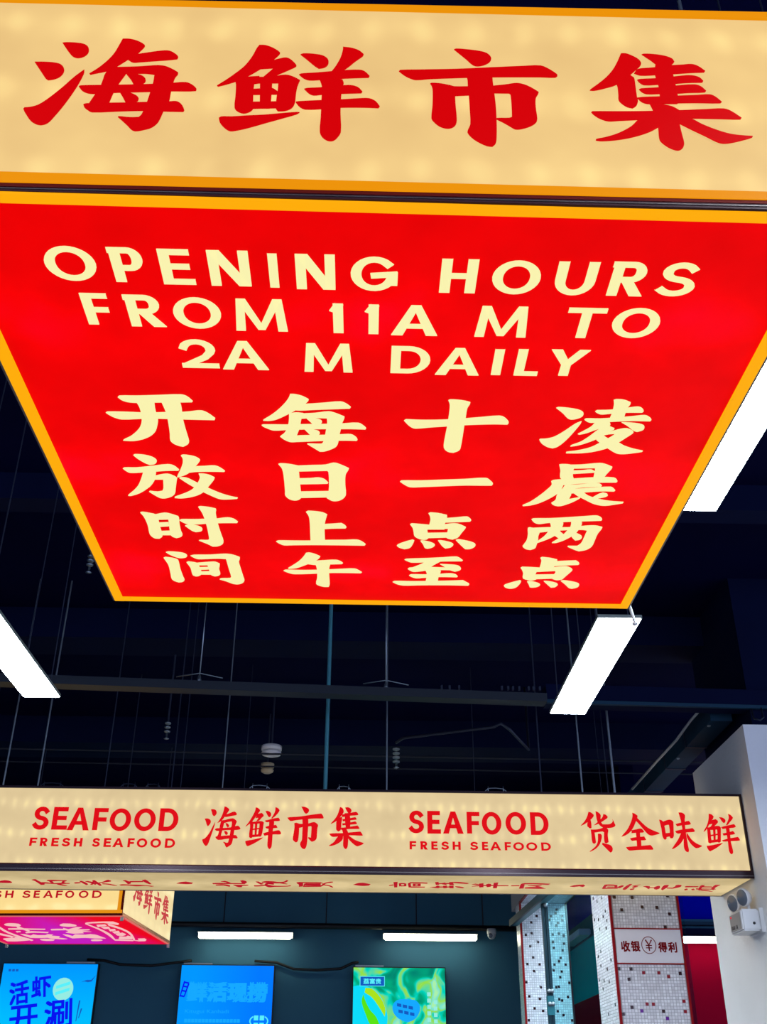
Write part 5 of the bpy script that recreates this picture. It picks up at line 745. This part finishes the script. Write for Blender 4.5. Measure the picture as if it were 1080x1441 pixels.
obj('printed_shape', one(prism, P, smooth_poly([(k*a, k*b) for a, b in ((17, -26), (26, -27), (38, -38), (45, -52), (44, -62), (36, -50), (26, -38), (16, -32))]), 0.002, 0.003), M_leafyellow, t)
obj('printed_shape', one(prism, P, smooth_poly([(k*a, k*b) for a, b in ((14, -34), (18, -44), (24, -54), (32, -62), (37, -72), (33, -80), (24, -72), (18, -60), (12, -44))]), 0.0025, 0.0035), M_leafgreen, t)
obj('printed_shape', one(prism, P, smooth_poly([(k*a, k*b) for a, b in ((56, -46), (62, -41), (75, -40), (88, -42), (93, -50), (90, -60), (82, -67), (72, -68), (60, -62), (55, -54))]), 0.003, 0.004), M_softblue, t)
for i in range(3): obj('small_print', one(quadslab, P, (((61+i*8)*k, (-49-i*1.6)*k), ((67+i*8)*k, (-50-i*1.6)*k), ((67+i*8)*k, (-46-i*1.6)*k), ((61+i*8)*k, (-45-i*1.6)*k)), 0.004, 0.005), M_dimblue, t)
for i in range(3): obj('small_print', one(quadslab, P, (((63+i*8)*k, (-57-i*1.6)*k), ((69+i*8)*k, (-58-i*1.6)*k), ((69+i*8)*k, (-54-i*1.6)*k), ((63+i*8)*k, (-53-i*1.6)*k)), 0.004, 0.005), M_dimblue, t)
obj('printed_badge', one(slab, P, 9*k, 44*k, -24*k, -11*k, 0.001, 0.0025), M_dimblue, t)
bm = bmesh.new()
for a in ((9, 44, -11.8, -11), (9, 44, -24, -23.2), (9, 9.9, -24, -11), (43.1, 44, -24, -11)): slab(bm, P, *[v*k for v in a], 0.0025, 0.0035)
obj('badge_border', bm, M_cyan, t)
words('small_print', '荔富贵', P, 14*k, 39*k, -21*k, -14*k, M_cyan, t, 0.03, d=0.004)
for i in range(6): obj('small_print', one(slab, P, 103*k, 108*k, (-36-i*8)*k, (-31-i*8)*k, 0.001, 0.003), M_moon, t)
for i in range(5): obj('small_print', one(slab, P, 112*k, 117*k, (-46-i*8)*k, (-41-i*8)*k, 0.001, 0.003), M_moon, t)
# cables between the screens
obj('screen_cable', one(tube, [(-3.42, 14.46, EYE+1.56), (-3.2, 14.46, EYE+1.55), (-3.0, 14.46, EYE+1.505), (-2.6, 14.46, EYE+1.495), (-2.24, 14.46, EYE+1.54), (-2.1, 14.46, EYE+1.56)], 0.016, 6), M_black, cat='cable', label='black cable sagging between the left and middle screens', smooth=True)
obj('screen_cable', one(tube, [(-1.3, 14.46, EYE+1.56), (-1.02, 14.46, EYE+1.545), (-0.8, 14.46, EYE+1.47), (-0.5, 14.46, EYE+1.46), (-0.2, 14.46, EYE+1.48), (-0.06, 14.46, EYE+1.545), (0.02, 14.46, EYE+1.56)], 0.016, 6), M_black, cat='cable', label='black cable sagging between the middle and right screens', smooth=True)

# ------------------------------------------------------------------ mosaic columns
def mosaic(parent, pl, u0, u1, v0, v1, pitch=0.0205, gap=0.0026, skip=()):
    """small square tiles with recessed joints, too fine to pick apart"""
    verts, faces = [], []
    nu = max(1, int((u1-u0)/pitch)); nv = int((v1-v0)/pitch); pu = (u1-u0)/nu; pv = (v1-v0)/nv
    for i in range(nu):
        for j in range(nv):
            a, b = u0+i*pu+gap/2, u0+(i+1)*pu-gap/2; c_, d_ = v0+j*pv+gap/2, v0+(j+1)*pv-gap/2
            cu, cv = (a+b)/2, (c_+d_)/2
            if any(abs(cu-s[0]) < pu*0.52 and abs(cv-s[1]) < pv*0.52 for s in skip): continue
            h = 0.002+random.random()*0.0006; e = 0.0012; s = len(verts)
            tl = (random.random()-.5)*0.0012
            for uu, vv, dd in ((a, c_, 0), (b, c_, 0), (b, d_, 0), (a, d_, 0), (a+e, c_+e, h+tl), (b-e, c_+e, h), (b-e, d_-e, h-tl), (a+e, d_-e, h)):
                verts.append(tuple(pl.p(uu, vv, dd)-origin(parent)))
            faces += [(s+4, s+5, s+6, s+7), (s, s+1, s+5, s+4), (s+1, s+2, s+6, s+5), (s+2, s+3, s+7, s+6), (s+3, s, s+4, s+7)]
    me = bpy.data.meshes.new('mosaic_tiles'); me.from_pydata(verts, [], faces); me.materials.append(M_tile)
    o = bpy.data.objects.new('mosaic_tiles', me); COL.objects.link(o); o.parent = parent; o['kind'] = 'stuff'
    return o
def accents(parent, pl, pts, mats):
    pitch = 0.0205
    src = {}
    for (u, v), m in zip(pts, mats):
        if m.name not in src:
            c0 = pl.p(u, v, 0)
            o = obj('accent_tile', one(slab, pl, u-0.0105, u+0.0105, v-0.0105, v+0.0105, 0.0, 0.0042), m, parent, loc=c0)
            src[m.name] = o
        else:
            o = src[m.name].copy(); COL.objects.link(o); o.parent = parent; o.location = pl.p(u, v, 0)-origin(parent)
# right column
xa, xb, ya, yb, ct = 1.829, 2.332, 8.0, 8.62, EYE+2.05
t = thing('mosaic_column', 'white mosaic column with red edges and a cashier sign board, right of centre', 'column', (2.08, 8.3, 0))
obj('core', one(box, xa, xb, ya, yb, 0, ct), M_brick, t)
CF = Plane((0, ya, 0), (1, 0, 0), (0, 0, 1)); CS = Plane((xa, 0, 0), (0, -1, 0), (0, 0, 1)); CR = Plane((xb, 0, 0), (0, 1, 0), (0, 0, 1))
cs_pts = [(-y, z) for y, z in ACCENT_SIDE]
skip = [(u, v) for u, v in ACCENT_FRONT]
mosaic(t, CF, xa+0.022, xb-0.014, 1.104, 2.04, skip=skip); mosaic(t, CF, xa+0.022, xb-0.014, -0.8, 0.864, skip=skip)
mosaic(t, CS, -yb+0.006, -ya-0.006, -0.8, 2.04, skip=cs_pts); mosaic(t, CR, ya+0.006, yb-0.006, -0.8, 2.04)
mf = []
for i in range(len(ACCENT_FRONT)): mf.append(M_accentviolet if i in (20, 22) else (M_accentred if i in (10, 11, 12, 15, 16, 17, 23) else M_accent))
accents(t, CF, ACCENT_FRONT, mf); accents(t, CS, cs_pts, [M_accent]*len(cs_pts))
obj('edge_trim', one(box, xa-0.005, xa+0.013, ya-0.012, ya+0.004, 0, ct), M_redtrim, t)
obj('edge_trim', one(box, xb-0.010, xb+0.004, ya-0.012, ya+0.004, 0, ct), M_redtrim, t)
obj('sign_board', one(slab, CF, xa+0.018, xb-0.012, 0.870, 1.098, 0.0, 0.010), M_whitepanel, t, label='white board reading cashier')
obj('board_trim', one(slab, CF, xa+0.010, xb, 0.864, 0.872, 0.0, 0.013), M_redtrim, t)
obj('board_trim', one(slab, CF, xa+0.010, xb, 1.096, 1.104, 0.0, 0.013), M_redtrim, t)
for ch, a, b, lo, hi in (('收', 1.882, 1.946, .945, 1.018), ('银', 1.953, 2.018, .946, 1.018), ('得', 2.148, 2.212, .943, 1.012), ('利', 2.219, 2.282, .942, 1.012)):
    words('character', ch, CF, a, b, lo, hi, M_signred, t, 0.035, d=0.0115)
obj('ring_emblem', one(ring, CF, 2.082, 0.990, 0.053, 0.058, 0.0045, 0, 360, 32, 0.010, 0.012), M_signred, t)
bm = bmesh.new()
for q in (((2.057, 1.024), (2.065, 1.028), (2.086, .990), (2.078, .990)), ((2.101, 1.028), (2.108, 1.024), (2.086, .990), (2.080, .990)), ((2.078, .952), (2.086, .952), (2.086, .994), (2.078, .994)), ((2.060, .985), (2.104, .985), (2.104, .991), (2.060, .991)), ((2.060, .969), (2.104, .969), (2.104, .975), (2.060, .975))):
    quadslab(bm, CF, q, 0.010, 0.012)
obj('currency_mark', bm, M_signred, t)
# far column with the tiled overhead beam running forward from it
fx0, fx1, fy = 1.552, 2.003, 10.6
t = thing('far_mosaic_column', 'narrower white mosaic column with a red left edge behind the teal glass post', 'column', (1.78, 10.9, 0))
obj('core', one(box, fx0, fx1, fy, fy+0.25, 0, EYE+1.68), M_brick, t)
FF = Plane((0, fy, 0), (1, 0, 0), (0, 0, 1)); FS = Plane((fx0, 0, 0), (0, -1, 0), (0, 0, 1))
mosaic(t, FF, fx0+0.016, fx1-0.012, -0.6, 1.678, skip=ACCENT_FAR); mosaic(t, FS, -fy-0.245, -fy-0.006, -0.6, 1.678)
accents(t, FF, ACCENT_FAR, [M_accent]*len(ACCENT_FAR))
obj('edge_trim', one(box, fx0-0.004, fx0+0.014, fy-0.012, fy+0.004, 0, EYE+1.68), M_redtrim, t)
obj('edge_trim', one(box, fx1-0.010, fx1+0.004, fy-0.012, fy+0.004, 0, EYE+1.68), M_accent, t)
t = thing('tiled_beam', 'mosaic-clad overhead beam running forward from the far column', 'beam', (1.78, 9.5, EYE+1.7))
obj('core', one(box, fx0, fx1, 8.64, 11.15, EYE+1.682, EYE+2.2), M_brick, t)
BU = Plane((0, 0, 1.682), (1, 0, 0), (0, -1, 0))
mosaic(t, BU, fx0+0.016, fx1-0.012, -10.59, -8.65)
obj('edge_trim', one(box, fx0-0.004, fx0+0.014, 8.64, 10.6, EYE+1.674, EYE+1.69), M_redtrim, t)
obj('edge_trim', one(box, fx1-0.010, fx1+0.004, 8.64, 10.6, EYE+1.674, EYE+1.69), M_accent, t)
# glass partition: post, overhead rail, pane
t = thing('glass_partition', 'teal glass partition with a dark post between the two mosaic columns', 'partition', (1.6, 9.3, 0))
M_post = mat('dark_teal_metal', (10, 46, 58), 0.5, 0.1, spec=0.3); M_postlight = mat('teal_metal', (24, 112, 124), 0.45, 0.1)
obj('post', one(box, 1.549, 1.570, 9.28, 9.33, 0, EYE+1.47), M_post, t, label='dark teal metal post')
obj('post', one(box, 1.576, 1.597, 9.28, 9.33, 0, EYE+1.47), M_post, t)
obj('post_groove', one(box, 1.570, 1.576, 9.295, 9.325, 0, EYE+1.47), M_postlight, t)
for z0, z1, m in ((0.72, 0.86, M_postlight), (0.60, 0.655, M_postlight)):
    obj('sleeve', one(box, 1.546, 1.600, 9.272, 9.335, EYE+z0-.1, EYE+z1-.1), m, t)
for z0 in (0.795, 0.70):
    for x in (1.560, 1.586):
        obj('glint_knob', one(lathe, (x, 9.27, EYE+z0), (0, -1, 0), [(0.016, 0), (0.018, 0.006), (0.012, 0.014), (0.002, 0.018)], 14), M_rod, t, smooth=True)  # lamp glints on the post, shaped as small steel knobs
obj('top_rail', one(slant_bar, (1.482, 10.574, EYE+1.469), (1.575, 8.66, EYE+1.469), 0.036, 0.05), M_postlight, t)
obj('top_rail', one(slant_bar, (1.452, 10.574, EYE+1.462), (1.53, 8.66, EYE+1.462), 0.010, 0.06), M_post, t)
obj('glass_pane', one(box, 1.597, 2.75, 9.300, 9.310, 0.02, EYE+1.66), M_glass, t, label='teal tinted pane')
obj('spider_bolt', one(lathe, (1.573, 9.26, EYE+1.455), (0, -1, 0), [(0.02, 0), (0.022, 0.01), (0.01, 0.02)], 12), M_rod, t, smooth=True)
# white cassette high on the side wall
t = thing('wall_cassette', 'small white box unit high on the teal side wall between the columns', 'box', (2.7, 13.6, EYE+1.7))
obj('body', one(box, 2.60, 2.75, 13.1, 14.2, EYE+1.735, EYE+1.80, 0.01), mat('lilac_white_plastic', (226, 214, 250), 0.8, spec=0.1), t)
obj('grille', one(box, 2.615, 2.735, 13.15, 14.15, EYE+1.728, EYE+1.737), M_whiteplastic, t)

# ------------------------------------------------------------------ twin-head emergency light on the pillar
ex = 2.404
t = thing('emergency_light', 'white twin-head emergency light box on the pillar under the sign end', 'lamp', (2.33, 6.75, EYE+1.0))
obj('body', one(box, 2.273, 2.381, 6.529, 6.761, EYE+0.895, EYE+1.017, 0.009), M_whiteplastic, t)
obj('wall_plate', one(box, 2.381, ex, 6.522, 6.768, EYE+0.888, EYE+1.022), M_whiteplastic, t)
obj('cover_recess', one(box, 2.270, 2.275, 6.551, 6.739, EYE+0.910, EYE+1.002), M_lensclear, t, label='clear front cover')
obj('indicator', one(lathe, (2.270, 6.711, EYE+0.989), (-1, 0, 0), [(0.007, 0), (0.006, 0.003), (0.001, 0.005)], 10), M_ledred, t)
for y in (6.706, 6.678, 6.628): obj('socket_contact', one(box, 2.265, 2.271, y-0.013, y+0.009, EYE+0.917, EYE+0.937), M_graytrim, t)
obj('side_knob', one(lathe, (2.342, 6.529, EYE+0.936), (0, -1, 0), [(0.008, 0), (0.008, 0.004), (0.003, 0.006)], 12), M_black, t, smooth=True)
for y, z, x in ((6.717, 1.0765, 2.293), (6.595, 1.091, 2.315)):
    h = obj('lamp_head', one(lathe, (x+0.02, y, EYE+z), (-1.0, -0.35, -0.15), [(0.013, -0.033), (0.036, -0.02), (0.052, 0.004), (0.055, 0.02), (0.05, 0.024)], 28), M_whiteplastic, t, smooth=True)
    obj('lens', one(lathe, (x+0.02, y, EYE+z), (-1.0, -0.35, -0.15), [(0.048, 0.0235), (0.044, 0.026), (0.017, 0.030), (0.002, 0.031)], 28), M_lens, h, smooth=True)
    obj('neck', one(tube, [(x+0.03, y, EYE+z-0.02), (x+0.032, y, EYE+1.013)], 0.011), M_whiteplastic, t, smooth=True)
